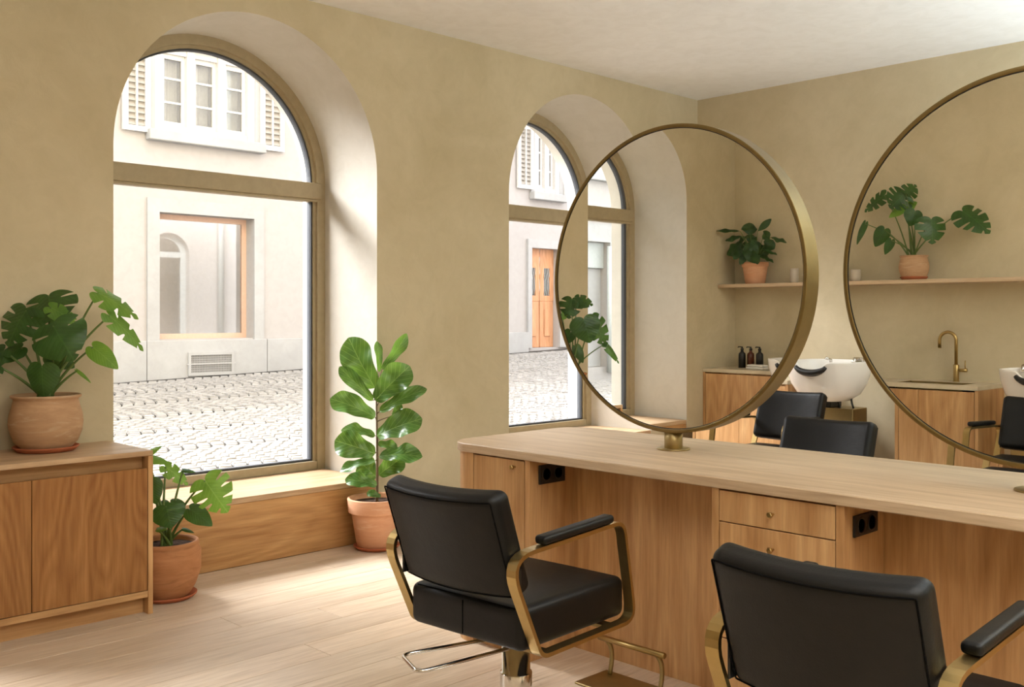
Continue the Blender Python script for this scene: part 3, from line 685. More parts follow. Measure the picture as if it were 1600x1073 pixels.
# ------------------------------------------------------------------ styling chairs
def chair(label, loc, rot, cat='chair', group='black styling chairs', lever=True):
    t = thing('styling_chair', label, cat, loc, rot, group)
    MB().rbox(.455, .495, .125, .026, Matrix.Translation((0, .012, .424)), fn=lambda p: Vector((p.x, p.y, p.z+(.010*(1-(p.x/.235)**2)*(1-(p.y/.25)**2) if p.z > 0 else 0)))).build('seat', M_LEATH, t)
    lean = math.radians(19)
    Mb = Matrix.Translation((0, -.212, .523)) @ Matrix.Rotation(lean, 4, 'X')
    H = .315
    def bend(p): return Vector((p.x, p.y - .03*(1-(p.x/.23)**2)+.0, p.z+H/2))
    MB().rbox(.45, .078, H, .028, Mb, seg=5, inner=10, fn=bend).build('backrest', M_LEATH, t)
    sm = MB()
    def bp(x, y, z): return Mb @ bend(Vector((x, y, z)))
    loop = []
    hw, hz = .455/2-.014, H/2-.014
    for (xa, za), (xb, zb) in zip([(-hw, -hz), (-hw, hz), (hw, hz), (hw, -hz)], [(-hw, hz), (hw, hz), (hw, -hz), (-hw, -hz)]):
        for k in range(10): loop.append(bp(xa+(xb-xa)*k/10, -.0365, za+(zb-za)*k/10))
    sm.tube(fillet(loop, .004, 2), .0022, 6, closed=True)
    sm.tube([(0, -.236, .472), (0, -.236, .375)], .0016, 6); sm.tube([(x/10*.20, -.226, .4815) for x in range(-10, 11)], .002, 6)
    sm.build('seam', M_SEAM, t)
    path = fillet([Vector((-.185, .350)), Vector((.266, .354)), Vector((.205, .668)), Vector((-.325, .645))], [.045, .05, .05, .07], 8)
    for s in (-1, 1):
        n = len(path); vs = []; fs = []; xa, xb = (s*.229, s*.263)
        for i in range(n):
            a, b, c = path[i-1], path[i], path[(i+1) % n]; tt = (c-a).normalized(); nn = Vector((-tt.y, tt.x))*.006
            for q, x in ((b+nn, xa), (b-nn, xa), (b-nn, xb), (b+nn, xb)): vs.append((x, q.x, q.y))
        for i in range(n):
            j = (i+1) % n
            for k in range(4): fs.append((i*4+k, i*4+(k+1) % 4, j*4+(k+1) % 4, j*4+k))
        MB().add(vs, fs).build('side_frame', M_BRASS, t)
        d = (Vector((.205, .668))-Vector((-.325, .645))); ang = math.atan2(d.y, d.x)
        MB().rbox(.043, .33, .026, .011, Matrix.Translation((s*.246, -.015, .679)) @ Matrix.Rotation(ang, 4, 'X'), seg=3, inner=4).build('arm_pad', M_LEATH, t)
    MB().bbox(-.2295, .2295, -.16, -.12, .34, .352, .002, 1).bbox(-.2295, .2295, .16, .2, .34, .352, .002, 1).bbox(-.09, .09, -.13, .17, .335, .345, .002, 1).build('under_frame', M_BRASSD, t)
    for s in (-1, 1): MB().bbox(min(s*.222, s*.2288), max(s*.222, s*.2288), -.265, -.235, .52, .60, .002, 1).build('back_bracket', M_BLACK, t)
    MB().lathe([(.05, .012), (.05, .2), (.049, .203), (.044, .204), (.044, .335)], n=32).build('pedestal', M_CHROME, t)
    MB().lathe([(.26, 0), (.262, .002), (.262, .008), (.255, .012), (.06, .02), (.055, .03)], n=48).build('base_disc', M_CHROME, t)
    if lever:
        P = fillet([Vector(p) for p in ((-.03, -.10, .318), (-.16, -.33, .30), (-.015, -.40, .30), (.075, -.12, .318))], [.01, .03, .03, .01], 6, closed=False)
        MB().tube(P, .006, 8).build('lift_lever', M_CHROME, t)
    return t
chair('black leather styling chair with brass arms, nearest the fig tree, seen from behind', (2.508, 2.193, 0), .066)
chair('black leather styling chair cut by the lower right corner, nearest the viewer', (3.722, 2.118, 0), .022)
chair('black styling chair across the island, only its backrest showing above the worktop', (2.42, 4.02, 0), math.pi, lever=False)
chair('black chair at the far wall in front of the white wash basin', (1.41, 5.45, 0), math.pi, group='black wash-basin chairs', lever=False)
chair('black chair at the far wall behind the right mirror, an arm showing below its rim', (2.86, 5.45, 0), math.pi, group='black wash-basin chairs', lever=False)
chair('black chair reflected in the right mirror in front of the sink cabinet', (2.72, .20, 0), 0, group='black wash-basin chairs', lever=False)
# ------------------------------------------------------------------ brass footrest
a = hit(907, 1062, 2, .01); FR = thing('footrest', 'brass footrest with a raised bar standing before the island panel', 'footrest', (2.47, 2.74, 0)); FO = (2.47, 2.74, 0)
MB(FO).bbox(2.335, 2.63, 2.655, 2.83, .0, .008, .002, 1).build('base_plate', M_BRASSD, FR)
for x in (2.375, 2.60): MB(FO).tube(bez((x, 2.775, .008), (x, 2.80, .10), (x-.012, 2.80, .118), 10) if 0 else bez((x, 2.80, .008), (x, 2.835, .10), (x-.02, 2.80, .13), 10), .0085, 10).build('leg', M_BRASSD, FR)
MB(FO).lathe([(.0095, 0), (.0105, .001), (.0105, .295), (.0095, .296)], c=(2.325, 2.80, .132), n=16, M=Matrix.Rotation(math.pi/2, 4, 'Y')).build('foot_bar', M_BRASS, FR)
# ------------------------------------------------------------------ far and back wall units
def wall_cabinet(label, x0, x1, ywall, side, depth=.47, h=.85, sink=False):
    """side=-1: front faces -y (far wall), +1: front faces +y (back wall)"""
    yf = ywall+side*depth; yw = ywall+side*.002; org = (x0, yw, 0)
    lo = lambda a, b: (min(a, b), max(a, b))
    t = thing('wall_cabinet', label, 'cabinet', org); Y = lo(yw, yf)
    if not sink: MB(org).bbox(x0, x1, *Y, h-.028, h, .002, 1).build('countertop', M_COUNT, t)
    else:
        c = MB(org); sx = (x0+x1)/2+.03; hx = .23; sy0, sy1 = ywall+side*.13, ywall+side*.37; q = lo(sy0, sy1)
        holes = (sx-hx, sx+hx)
        c.box(x0, sx-hx, *Y, h-.028, h); c.box(sx+hx, x1, *Y, h-.028, h); c.box(sx-hx, sx+hx, *lo(yw, sy0), h-.028, h); c.box(sx-hx, sx+hx, *lo(sy1, yf), h-.028, h)
        c.build('countertop', M_COUNT, t)
        s = MB(org); e = .004; s.box(sx-hx, sx+hx, *q, h-.17, h-.165); s.box(sx-hx, sx-hx+e, *q, h-.17, h-.002); s.box(sx+hx-e, sx+hx, *q, h-.17, h-.002); s.box(sx-hx, sx+hx, q[0], q[0]+e, h-.17, h-.002); s.box(sx-hx, sx+hx, q[1]-e, q[1], h-.17, h-.002)
        s.build('sink_tray', M_BRASSD, t)
    for xa in (x0, x1-.022): MB(org).bbox(xa, xa+.022, *lo(yw, yf-side*.004), 0, h-.029, .001, 1).build('side_panel', M_OAKZ, t)
    MB(org).box(x0+.023, x1-.023, *lo(yw, yf-side*.03), .05, h-.2 if sink else h-.03).build('carcass', M_OAKZ, t)
    n = 2 if x1-x0 > .75 else 1
    for i in range(n):
        a = x0+.024+(x1-x0-.048)*i/n; b = x0+.024+(x1-x0-.048)*(i+1)/n
        MB(org).bbox(a+.001, b-.001, *lo(yf-side*.006, yf-side*.026), .055, h-.040, .001, 1).build('door', M_OAKZ, t)
    return t
wall_cabinet('oak cabinet at the far wall, seen under the left mirror rim', .28, 1.08, YF, -1)
wall_cabinet('oak cabinet at the far wall, seen below the right mirror rim', 1.84, 2.50, YF, -1)
wall_cabinet('oak cabinet with stone top and pump bottles, reflected in the left mirror', .002, .70, YB, 1, h=.876)
SC = wall_cabinet('oak sink cabinet with brass tray and tap, reflected in the right mirror', 1.36, 2.156, YB, 1, h=.835, sink=True)
def basin(label, x, y, rot, h=1.0):
    t = thing('wash_basin', label, 'basin', (x, y, 0), rot, 'white wash basins')
    n = 64; hw, hd = .265, .25
    def rimz(a):   # a: angle, front at -y
        d = math.atan2(math.sin(a+math.pi/2), math.cos(a+math.pi/2)); return -.065*math.exp(-(d/.33)**4)
    prof = [(.30, -.27), (.50, -.262), (.72, -.22), (.88, -.15), (.97, -.07), (1.0, -.012), (1.0, -.003), (.985, 0), (.955, 0), (.94, -.008), (.90, -.07), (.80, -.13), (.6, -.17), (.3, -.19), (.05, -.195)]
    vs = []; fs = []
    for k, (r, z) in enumerate(prof):
        for i in range(n):
            a = 2*math.pi*i/n; e = 2.6
            ca, sa = math.cos(a), math.sin(a); q = (abs(ca)**e+abs(sa)**e)**(-1/e)
            zz = z+rimz(a)*max(0, 1+z/.13)
            vs.append((hw*r*q*ca, hd*r*q*sa, h+zz))
    m = len(prof)
    for k in range(m-1):
        for i in range(n): j = (i+1) % n; fs.append((k*n+i, k*n+j, (k+1)*n+j, (k+1)*n+i))
    fs += [tuple(reversed(range(n))), tuple((m-1)*n+i for i in range(n))]
    MB().add(vs, fs, True).build('bowl', M_CERAM, t)
    MB().tube([(.115*math.sin(a), -hd+.008-.012*math.cos(a), h-.012-.062*math.cos(a)) for a in [math.radians(-70+140*i/14) for i in range(15)]], [.012+.012*math.sin(math.pi*i/14) for i in range(15)], 12).build('neck_rest', M_BLACK, t)
    MB().lathe([(.022, 0), (.022, .03), (.018, .035), (.0001, .036)], c=(-.05, .13, h-.13), n=20).tube([(-.05, .13, h-.1), (-.05, .12, h+.0), (-.05, .06, h+.012)], .010, 10).build('mixer_tap', M_CHROME, t)
    MB().bbox(.13, .19, .10, .15, h-.09, h+.022, .006, 2).tube([(.16, .12, h+.01), (.16, .05, h+.015), (.16, .02, h-.02)], .012, 10).build('hand_shower', M_CHROME, t)
    MB().bbox(-.2, .2, -.06, .14, 0, .69, .003, 1).build('pedestal_box', M_BRASSD, t)
    MB().bbox(-.10, .04, -.05, .1, .69, h-.26, .004, 1).build('bracket', M_BLACK, t)
    for xx, yy in ((.08, 0), (.165, .02)): MB().tube(bez((xx, yy, .69), (xx-.03, yy, .76), (xx*.5 if xx < .1 else xx, yy, h-.20), 8), .007, 8).build('hose', M_BLACK, t)
    return t
basin('white ceramic wash basin with chrome tap between the two mirrors', 1.40, 6.24, 0)
basin('white wash basin at the far wall, hidden behind the right mirror', 2.86, 6.24, 0)
basin('white wash basin reflected at the right edge of the left mirror', .985, -.50, math.pi, .985)
basin('white wash basin reflected at the right edge of the picture', 2.60, -.54, math.pi, .966)
sh = thing('wall_shelf', 'long thin oak shelf with plants, reflected in both mirrors', 'shelf', (.001, YB, 1.53))
MB((.001, YB, 1.53)).bbox(.001, 3.6, YB+.001, YB+.255, 1.528, 1.556, .0015, 1).build('board', M_OAKX, sh)
ZSH = 1.5565
# ---- faucet (behind the sink tray of the back cabinet)
fp = hit(1494, 592, 1, YB+.075, MIR); FP = (fp.x, fp.y, .8355)
F = thing('tap', 'tall brass gooseneck tap on the sink cabinet, reflected in the right mirror', 'tap', FP)
MB().lathe([(.024, 0), (.024, .004), (.019, .005), (.019, .118), (.0175, .12), (.012, .121)], n=28).build('tap_body', M_BRASS, F)
r = .058
arc = [(0, 0, .12), (0, 0, .29)]+[(-r+r*math.cos(math.radians(a)), 0, .29+r*math.sin(math.radians(a))) for a in range(10, 181, 10)]+[(-2*r, 0, .235)]
MB().tube(arc, .0115, 14).build('spout', M_BRASS, F)
MB().tube([(.015, 0, .082), (.075, 0, .082)], .0125, 14).tube([(.062, 0, .085), (.062, 0, .15)], .0045, 8).build('tap_lever', M_BRASS, F)
# ---- bottles and towels on the left back cabinet
for k, (px, m_, lab) in enumerate([(1159.5, M_BLACK, 'black pump bottle at the left of three, on the reflected cabinet'), (1173, M_AMBER, 'amber brown pump bottle in the middle of three, on the reflected cabinet'), (1187, M_BLACK, 'black pump bottle at the right of three, on the reflected cabinet')]):
    p = hit(px, 571, 1, YB+.17, MIR); t = thing('pump_bottle', lab, 'bottle', (p.x, p.y, .8768), 0, 'pump bottles')
    MB().lathe([(.026, 0), (.029, .003), (.029, .105), (.026, .118), (.013, .128), (.0115, .135), (.0115, .142)], n=28).build('bottle_body', m_, t)
    MB().lathe([(.013, .1425), (.013, .158), (.006, .160), (.006, .172), (.0001, .1725)], n=20).tube([(0, 0, .168), (-.035, 0, .170), (-.038, 0, .162)], .0045, 8).build('pump', M_BLACK, t)
p = hit(1183, 573, 1, YB+.30, MIR)
for k in range(2):
    t = MB((p.x, p.y, .877+.018*k)).rbox(.155-.01*k, .09, .017, .008, Matrix.Translation((p.x+.004*k, p.y, .8858+.0177*k)), inner=6, fn=lambda q: Vector((q.x, q.y, q.z+.001*math.sin(q.x*70)))).build('folded_towel', M_TOWEL)
    t.location = (p.x, p.y, .877+.018*k); tag(t, ['folded white cloth lying on the reflected cabinet, lower of two', 'folded white cloth on the reflected cabinet, upper of two'][k], 'towel', 'folded white cloths')
# ---- vases on the shelf
for px, py, r, h, lab, my in ((1241, 439, .034, .115, 'beige ceramic beaker on the shelf, right of the potted lily in the left mirror', MIR), (1319, 438, .033, .128, 'taller beige beaker on the shelf at the rim of the right mirror', MIR), (1337, 438, .037, .09, 'short wide beige beaker on the shelf in the right mirror', MIR)):
    p = hit(px, py, 2, ZSH, MIR); y = max(YB+.06, min(YB+.2, p.y)); p = hit(px, py, 1, YB+.12, MIR)
    t = thing('beaker', lab, 'vase', (p.x, YB+.12, ZSH), 0, 'beige beakers on the shelf')
    MB().lathe([(r*.8, 0), (r*.94, .004), (r, h*.3), (r, h-.002), (r-.004, h), (r-.006, h-.002), (r-.007, h*.3), (.0001, .012)], n=36).build('body', M_VASE, t)
# ------------------------------------------------------------------ plants
SPL = {'heart': [(0, -.01), (.06, -.10), (.2, -.15), (.36, -.09), (.47, .06), (.5, .24), (.46, .44), (.36, .64), (.22, .82), (.1, .94), (0, 1)],
       'fig': [(0, 0), (.08, .015), (.2, .06), (.28, .18), (.33, .33), (.42, .5), (.49, .64), (.49, .76), (.4, .88), (.2, .965), (0, 1.01)],
       'lance': [(0, 0), (.08, .05), (.28, .2), (.46, .4), (.5, .55), (.42, .72), (.22, .9), (.08, .97), (0, 1)]}
def cat(P, t):
    n = len(P)-1; x = min(t*n, n-1e-6); i = int(x); u = x-i
    p = [P[max(i-1, 0)], P[i], P[i+1], P[min(i+2, n)]]
    return tuple(.5*(2*p[1][k]+(p[2][k]-p[0][k])*u+(2*p[0][k]-5*p[1][k]+4*p[2][k]-p[3][k])*u*u+(3*p[1][k]-p[0][k]-3*p[2][k]+p[3][k])*u**3) for k in (0, 1))
def leaf(name, B, T, nrm, wid, kind, m, parent, org, split=0, droop=.15, fold=.12, wave=.0, seed=0, lf=None):
    rnd = random.Random(seed+17); B = Vector(B); T = Vector(T); L = (T-B).length; yv = (T-B)/L
    nrm = Vector(nrm); nrm = (nrm-yv*nrm.dot(yv)).normalized(); xv = yv.cross(nrm)
    if xv.dot(RD) < 0 and False: xv = -xv
    S = 132 if split else 30; U_ = [0, .3, .55, .78, 1]; vs = []; uv = []; fs = []; base = 'heart' if kind == 'monstera' else kind
    def pos(x, y):
        ax = abs(x)/max(wid, 1e-4)
        z = -droop*L*(y*y if y > 0 else 0) - fold*wid*4*ax*ax + .02*L*math.sin(math.pi*min(max(y, 0), 1))
        if wave: z += wave*wid*ax*2*math.sin(y*13+seed+(2 if x > 0 else 0))
        return B+yv*(y*L)+xv*x+nrm*z
    for side in (-1, 1):
        cuts = []
        if split:
            for c in range(split): cuts.append((.40+.45*c/max(1, split-1)+rnd.uniform(-.02, .02), rnd.uniform(.30, .48), rnd.uniform(.014, .022)))
        n0 = len(vs)
        for i in range(S+1):
            t = i/S; mx, my = cat(SPL[base], t); ry = max(0, (t-.22)/.78)**1.0*.96 if base == 'heart' else max(0, my-.12*math.sin(math.pi*t))
            if t > .9: ry = ry+(my-ry)*(t-.9)/.1
            k = 1.0
            for c, dpt, w in cuts:
                e = (t-c)/w
                if abs(e) < 1.25: k = min(k, dpt+(1-dpt)*min(1, (abs(e)/1.25)**3))
            for u in U_:
                x = side*mx*wid*u*k; y = ry+(my-ry)*u*k; vs.append(pos(x, y)); uv.append((.5+side*mx*u*k, y))
        q = len(U_)
        for i in range(S):
            for j in range(q-1):
                f = (n0+i*q+j, n0+i*q+j+1, n0+(i+1)*q+j+1, n0+(i+1)*q+j); fs.append(f if side > 0 else tuple(reversed(f)))
    mb = MB(org).add(vs, fs, True)
    return mb.build(name, m, parent, uv=uv)
def plant_view(my=None):
    """axes of the direction the plant is looked at from (directly or in a mirror)"""
    if my is None: return RD, -VD, UZ
    return Vector((RD.x, -RD.y, 0)), Vector((-VD.x, VD.y, 0)), UZ
def leafset(root, org, Z, rows, pxs, soil, ox, oy, s, my=None, kind='monstera', stemr=.005, stems=True, plane=None, ymin=None, stem_from=None):
    """rows: base, tip, width (in crop pixels), depth of base / tip (m, + = away), facing (right, up), splits, material"""
    R_, Tc, Up = plant_view(my)
    def pt(x, y, dz):
        px, py = ox+x/s, oy+y/s
        if plane is not None: p = hit(px, py, 1, plane-dz*1.2, my)
        else:
            p = U(px, py, Z+dz)
            if my is not None: p = Vector((p.x, 2*my-p.y, p.z))
        if p.x < .05: p = hit(px, py, 0, .05, my)
        if ymin is not None and p.y < ymin: p = hit(px, py, 1, ymin, my)
        return p
    for i, r in enumerate(rows):
        (bx, by), (tx, ty), w, db, dt, (fr, fu), sp, m = r[:8]
        B = pt(bx, by, db); T = pt(tx, ty, dt); wid = w/s*(Z+db)/FPX*{'fig': 1.18, 'lance': 1.35, 'monstera': 1.1}[kind]
        n = Tc + R_*fr + Up*fu
        leaf('leaf', B, T, n, wid, kind, m, root, org, sp, droop=.12 if kind != 'fig' else .2, fold=.10 if kind != 'fig' else -.17, wave=.02 if kind == 'monstera' else .10, seed=i)
        if stems:
            a = soil + Vector((random.uniform(-.03, .03), random.uniform(-.03, .03), 0)) if stem_from is None else stem_from(B, i)
            c = Vector((a.x*.6+B.x*.4, a.y*.6+B.y*.4, max(a.z*.45+B.z*.55, a.z)+abs(B.x-a.x)*.1))
            pts = bez(a, c, B, 12); MB(org).tube(pts, [stemr*(1.5-.8*k/12) for k in range(13)], 8).build('stem', M_STEM if kind != 'fig' else M_BARK, root)
def pot(root, org, c, prof, m, soilr, soilz, saucer=None):
    MB(org).lathe(prof, c=c, n=64).build('pot', m, root)
    sb = MB(org); vs = []; fs = []; n = 36; rr = [0, .35, .7, 1]
    for k in rr:
        for i in range(n): a = 2*math.pi*i/n; vs.append((c[0]+soilr*k*math.cos(a), c[1]+soilr*k*math.sin(a), c[2]+soilz+random.uniform(-.004, .005)*(1 if k < 1 else 0)))
    for k in range(3):
        for i in range(n): j = (i+1) % n; fs.append((k*n+i, k*n+j, (k+1)*n+j, (k+1)*n+i))
    sb.add(vs, fs).build('soil', M_SOIL, root, recalc=False)
    if saucer: MB(org).lathe([(saucer*.80, 0), (saucer*.86, .002), (saucer, .018), (saucer+.001, .022), (saucer-.004, .023), (saucer*.86, .012), (.0001, .010)], c=(c[0], c[1], c[2]), n=64).build('saucer', M_TCS, root)
def belly(R, h, rim, base, lip=.012):
    return [(base, .012), (base*1.04, .016), (R*.86, h*.18), (R*.97, h*.36), (R, h*.52), (R*.975, h*.66), (R*.90, h*.82), (rim*.91, h*.90), (rim*.92, h*.93), (rim*.985, h*.955), (rim, h*.985), (rim-.004, h), (rim-lip, h-.002), (rim-lip-.003, h*.93), (rim-lip-.006, h*.86), (.0001, h*.84)]
# near monstera on the console
c = hit(72, 704, 2, ch); c.z = ch+.0003; Zp = (c-CAM).dot(VD)
PA = thing('potted_monstera', 'large monstera in a round weathered terracotta pot on the oak console', 'plant', c); k = Zp/FPX
pot(PA, c, c, belly(54*k, .245, 51.5*k, 36*k), M_TC1, 46*k, .222, 48*k)
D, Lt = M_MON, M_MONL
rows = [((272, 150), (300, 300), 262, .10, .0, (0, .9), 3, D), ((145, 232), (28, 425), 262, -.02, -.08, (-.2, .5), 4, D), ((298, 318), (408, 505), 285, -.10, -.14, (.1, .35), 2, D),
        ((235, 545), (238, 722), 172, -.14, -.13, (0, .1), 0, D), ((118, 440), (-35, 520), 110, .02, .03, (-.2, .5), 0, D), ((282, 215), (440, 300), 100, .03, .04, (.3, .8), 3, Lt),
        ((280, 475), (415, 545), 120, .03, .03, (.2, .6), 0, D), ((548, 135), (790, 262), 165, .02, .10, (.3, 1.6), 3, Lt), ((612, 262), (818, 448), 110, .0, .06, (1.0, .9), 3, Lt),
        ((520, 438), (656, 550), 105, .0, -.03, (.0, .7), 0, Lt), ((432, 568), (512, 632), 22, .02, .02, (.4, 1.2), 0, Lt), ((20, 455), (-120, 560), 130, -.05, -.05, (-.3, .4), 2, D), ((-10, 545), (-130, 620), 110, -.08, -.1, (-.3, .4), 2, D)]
leafset(PA, c, Zp, rows, None, c+Vector((0, 0, .225)), 0, 420, 3.575, stemr=.0055)
# second monstera on the console, outside the frame, seen in the left mirror
v = hit(893, 606, 0, .235, MIR); c = Vector((.235, v.y, ch+.0003)); Zv = (Vector((c.x, 2*MIR-c.y, c.z))-CAM).dot(VD)
PB = thing('potted_monstera', 'monstera in a terracotta pot reflected at the left edge of the left mirror', 'plant', c)
pot(PB, c, c, belly(.12, .21, .105, .08), M_TC2, .092, .185, .10)
rows = [((448, 225), (430, 325), 120, .05, .0, (-.2, .6), 3, D), ((470, 225), (560, 250), 100, .05, .02, (.2, .9), 3, D), ((510, 330), (545, 455), 150, -.05, -.06, (0, .4), 0, D),
        ((555, 330), (640, 470), 130, -.02, -.02, (.3, .5), 4, D), ((440, 400), (400, 460), 70, -.02, 0, (-.3, .4), 0, D), ((340, 290), (345, 375), 60, .0, 0, (-.2, .3), 0, D),
        ((470, 475), (510, 560), 52, -.03, -.03, (.2, .2), 0, D), ((412, 460), (415, 540), 42, .02, .02, (0, .2), 0, D), ((620, 462), (705, 560), 45, .0, .02, (.6, .5), 2, D), ((395, 300), (430, 320), 60, .03, .03, (.2, .5), 2, Lt)]
leafset(PB, c, Zv, rows, None, c+Vector((0, 0, .19)), 760, 400, 3.354, my=MIR, stemr=.004)
# monstera on the floor by the window bench
c = hit(260, 933, 2, 0.0); Zp = (c-CAM).dot(VD); k = Zp/FPX; c.z = .0003
PC = thing('potted_monstera', 'small monstera in a brown terracotta pot on the floor below the window bench', 'plant', c)
R = 52*k
pot(PC, c, c, [(34*k, .012), (35*k, .016), (44*k, .06), (52*k, .13), (R, .19), (R*1.0, .215), (R*.955, .235), (R*.93, .242), (R*.94, .25), (R*.93, .262), (R*.86, .264), (R*.84, .25), (R*.84, .235), (.0001, .23)], M_TC2, R*.86, .238, 46*k)
rows = [((462, 272), (592, 458), 232, -.08, -.12, (.1, .3), 4, Lt), ((228, 425), (258, 550), 188, -.12, -.16, (-.1, .9), 0, D), ((372, 442), (500, 532), 112, -.05, -.10, (.2, .7), 0, D),
        ((140, 275), (165, 412), 110, -.02, -.05, (-.1, .6), 0, D), ((112, 118), (200, 58), 42, .05, .08, (.0, .9), 0, Lt), ((105, 135), (250, 158), 66, .0, .02, (.0, 1.2), 2, Lt),
        ((225, 188), (362, 292), 92, .02, .02, (.3, .7), 3, Lt), ((118, 165), (125, 260), 52, .02, .02, (0, .4), 0, Lt), ((330, 208), (405, 216), 34, .03, .04, (0, 1.4), 0, D),
        ((262, 402), (340, 402), 56, .05, .06, (0, .7), 0, D), ((200, 410), (248, 400), 52, .05, .05, (0, .7), 0, D), ((330, 560), (398, 580), 26, -.02, -.02, (.2, 1.3), 0, D), ((175, 562), (230, 560), 34, -.08, -.1, (0, .9), 0, Lt)]
leafset(PC, c, Zp, rows, None, c+Vector((0, 0, .235)), 200, 680, 3.83, stemr=.0055, ymin=2.04)
# fiddle-leaf fig
c = hit(589, 856, 2, 0.0); Zp = (c-CAM).dot(VD); k = Zp/FPX; c.z = .0003
PD = thing('potted_fig', 'fiddle-leaf fig in a rimmed pink terracotta pot behind the left styling chair', 'plant', c)
R = 46*k; hp = (856-788)*k*1.02
hp = .285
pot(PD, c, c, [(30*k, .012), (31*k, .014), (39.5*k, hp*.70), (39.5*k, hp*.72), (44*k, hp*.725), (44.5*k, hp*.74), (46*k, hp*.98), (45.5*k, hp), (42*k, hp), (41.5*k, hp*.97), (40*k, hp*.88), (.0001, hp*.86)], M_TC3, 40.5*k, hp*.90, 36*k)
def sp(x, y, dz=0): return U(500+x/2.9, 510+y/2.9, Zp+dz)
top = sp(255, 330); s0 = c+Vector((0, 0, hp*.88))
trunk = bez(s0, (s0+top)/2+Vector((.01, 0, 0)), top, 14); MB(c).tube(trunk, [.0085-.004*i/14 for i in range(15)], 10).build('trunk', M_BARK, PD)
F_ = M_FIG
rows = [((250, 278), (120, 58), 128, .02, .0, (-.2, .2), 0, F_), ((268, 205), (268, 68), 34, .08, .08, (.6, .2), 0, F_), ((280, 195), (402, 46), 52, .06, .05, (.9, .3), 0, F_), ((250, 335), (392, 182), 120, -.06, -.10, (.1, .3), 0, F_),
        ((268, 342), (382, 222), 52, .02, .0, (.8, .5), 0, F_), ((240, 335), (92, 184), 60, -.02, -.06, (-.5, .8), 0, F_), ((250, 410), (60, 312), 98, -.02, -.08, (-.2, .8), 0, F_), ((270, 385), (464, 266), 70, .0, -.02, (.3, .9), 0, F_),
        ((330, 405), (366, 352), 34, .05, .05, (.2, .5), 0, F_), ((258, 495), (438, 408), 112, -.04, -.12, (.2, .6), 0, F_), ((250, 495), (105, 450), 62, .02, .0, (-.2, 1.2), 0, F_), ((250, 575), (70, 512), 112, -.05, -.08, (-.1, .35), 0, F_),
        ((268, 588), (452, 566), 86, -.02, -.06, (.2, 1.0), 0, F_), ((262, 530), (352, 545), 50, .06, .06, (.3, .9), 0, F_), ((252, 608), (90, 634), 54, -.05, -.1, (-.2, 1.3), 0, F_), ((258, 684), (182, 612), 88, .02, .02, (0, .4), 0, F_),
        ((266, 672), (372, 592), 88, .04, .04, (.2, .3), 0, F_), ((258, 718), (120, 680), 66, -.04, -.07, (-.1, .8), 0, F_), ((275, 770), (215, 748), 34, -.05, -.06, (0, .8), 0, F_)]
def near_trunk(B, i): return min(trunk, key=lambda p: abs(p.z-(B.z-.015)))
leafset(PD, c, Zp, rows, None, s0, 500, 510, 2.9, kind='fig', stemr=.0028, stem_from=near_trunk)
# monstera on the shelf (right mirror)
yv = YB+.125; v = hit(1428, 434, 1, yv, MIR); c = Vector((v.x, yv, ZSH+.0003)); Zv = (Vector((c.x, 2*MIR-c.y, c.z))-CAM).dot(VD); k = Zv/FPX
PE = thing('potted_monstera', 'monstera in a banded terracotta pot on the shelf, reflected in the right mirror', 'plant', c)
pot(PE, c, c, belly(22.5*k, .175, 21.5*k, 17.5*k, .008), M_TC1, 18*k, .15, 20.5*k)
rows = [((462, 262), (372, 350), 175, .0, -.04, (-.1, .4), 4, D), ((480, 262), (540, 205), 110, .0, -.02, (.2, .4), 3, D), ((338, 268), (198, 374), 92, .02, .02, (-.3, .5), 4, D), ((462, 345), (362, 408), 64, .02, .0, (-.2, .6), 0, Lt),
        ((480, 350), (545, 310), 66, .03, .03, (.3, .6), 0, Lt), ((535, 372), (505, 466), 112, -.03, -.05, (.1, .3), 0, D), ((640, 425), (655, 580), 190, -.08, -.10, (.1, .2), 3, D), ((845, 372), (1022, 498), 190, .02, .0, (.1, .2), 4, D),
        ((338, 490), (278, 602), 92, -.03, -.04, (-.1, .3), 0, D), ((213, 452), (150, 590), 44, .0, .02, (-.8, .3), 0, D), ((382, 560), (342, 652), 56, -.04, -.05, (-.1, .3), 0, D)]
leafset(PE, c, Zv, rows, None, c+Vector((0, 0, .15)), 1300, 240, 4.127, my=MIR, stemr=.0042, plane=YB+.17, ymin=YB+.06)
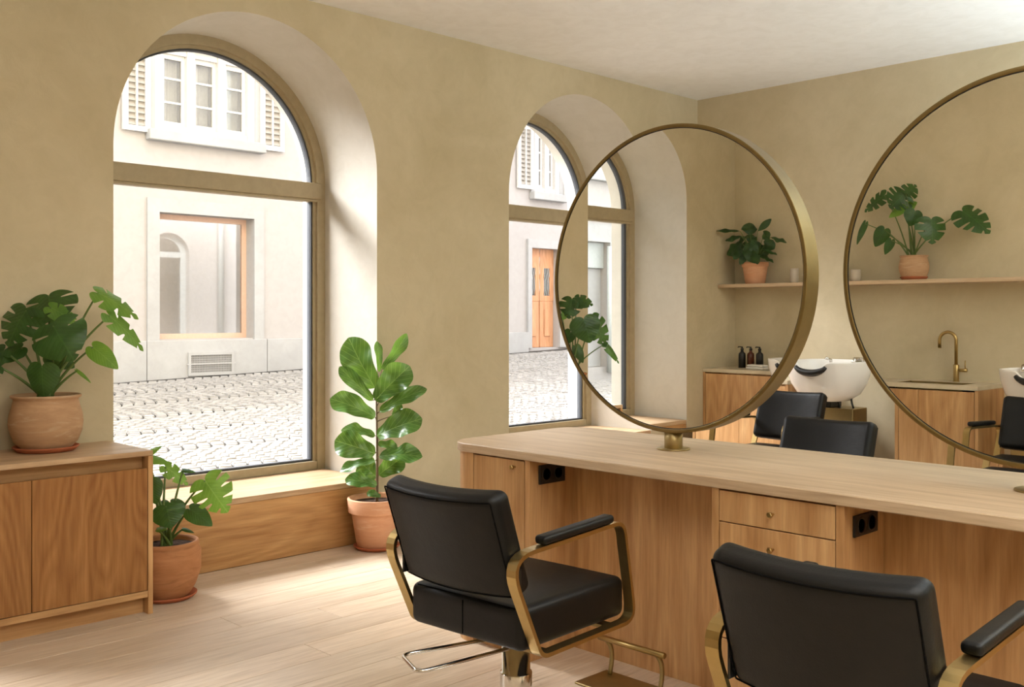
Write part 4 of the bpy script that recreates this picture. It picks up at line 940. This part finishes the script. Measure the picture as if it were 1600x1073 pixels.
# peace lily on the shelf (left mirror)
v = hit(1180, 437, 1, yv, MIR); c = Vector((v.x, yv, ZSH+.0003)); Zv = (Vector((c.x, 2*MIR-c.y, c.z))-CAM).dot(VD); k = Zv/FPX
PF = thing('potted_lily', 'leafy dark green plant in a tapered terracotta pot, reflected in the left mirror', 'plant', c)
R = 20.5*k; h = .175
pot(PF, c, c, [(R*.72, .002), (R*.74, .004), (R*.93, h*.78), (R*.93, h*.80), (R*1.0, h*.81), (R*1.01, h*.98), (R*.98, h), (R*.9, h), (R*.88, h*.94), (.0001, h*.9)], M_TC3, R*.88, h*.93)
L_ = M_LILY; rows = []
for (b, t, w, dt, f) in [((265, 108), (140, 94), 26, 0, (0, 1.2)), ((272, 135), (182, 152), 30, -.03, (0, .9)), ((318, 130), (315, 58), 62, .04, (0, .2)), ((360, 108), (432, 42), 28, .03, (.5, .6)), ((430, 140), (516, 160), 34, .0, (.2, 1)),
    ((385, 150), (420, 112), 44, -.02, (0, .6)), ((400, 210), (440, 158), 52, -.04, (0, .4)), ((275, 175), (188, 232), 58, -.05, (-.3, .6)), ((385, 205), (465, 225), 26, -.06, (.3, .9)), ((380, 235), (446, 268), 26, -.06, (.3, .8)),
    ((280, 200), (226, 258), 34, -.08, (-.2, .5)), ((300, 220), (264, 286), 30, -.1, (-.1, .3)), ((335, 210), (362, 278), 36, -.12, (.1, .2)), ((300, 170), (345, 272), 62, -.1, (0, .3)), ((330, 150), (350, 250), 40, -.07, (0, .3)),
    ((300, 135), (225, 190), 44, .03, (-.2, .8)), ((355, 165), (300, 120), 42, .04, (0, .5)), ((350, 160), (372, 225), 50, .0, (0, .5)), ((320, 240), (290, 200), 60, .05, (0, .5)), ((370, 240), (392, 190), 60, .05, (0, .5)), ((300, 190), (245, 175), 50, .03, (-.1, .6)), ((345, 230), (330, 150), 56, .04, (0, .4)), ((370, 200), (425, 190), 40, .02, (.2, .6)), ((300, 230), (240, 225), 44, .02, (-.2, .7)), ((365, 235), (408, 246), 40, -.05, (.2, .7))]:
    rows.append((b, t, w, dt*.5, dt, f, 0, L_))
leafset(PF, c, Zv, rows, None, c+Vector((0, 0, h*.92)), 1080, 330, 3.46, my=MIR, kind='lance', stemr=.003, plane=YB+.14, ymin=YB+.04)
# ------------------------------------------------------------------ added fill lights dressed as ceiling lamps and standing uplights, out of view
for i, (x, y) in enumerate(CEIL_FILLS):
    t = thing('ceiling_lamp', ['round ceiling lamp right above the viewer, outside the picture', 'round ceiling lamp by the right wall, outside the picture', 'round ceiling lamp above the right end of the island, outside the picture'][i], 'lamp', (x, y, ZC), 0, 'ceiling lamps')
    MB().lathe([(.30, -.06), (.31, -.055), (.31, 0), (.0001, 0)], n=48).build('housing', M_WHITE, t)
    MB().lathe([(.285, -.061), (.28, -.066), (.0001, -.068)], n=48).build('diffuser', M_FILL, t)
    area('ceiling_lamp_light', (x, y, ZC-.08), (0, 0, -1), 1.0, 1.0, CEIL_FILL_W, (1, .95, .88))

for i, (x, y) in enumerate(UP_FILLS):
    t = thing('uplight', ['standing uplight in the far right part of the room, outside the picture', 'standing uplight by the right wall level with the island, outside the picture', 'standing uplight by the right wall near the viewer, outside the picture', 'standing uplight close to the far wall, outside the picture'][i], 'lamp', (x, y, 0), 0, 'standing uplights')
    MB().lathe([(.16, 0), (.16, .02), (.02, .03), (.016, 1.5), (.03, 1.52), (.3, 1.66), (.305, 1.70), (.29, 1.66), (.03, 1.55), (.0001, 1.55)], n=40).build('stand', M_BRASSD, t)
    MB().lathe([(.10, 1.58), (.0001, 1.59)], n=32).build('diffuser', M_FILL, t)
    area('uplight_light', (x, y, 1.66), (0, 0, 1), .4, .4, UP_FILL_W[i], ((.74, .90, 1.0), (.84, .94, 1.0), (.84, .94, 1.0), (.70, .88, 1.0))[i])
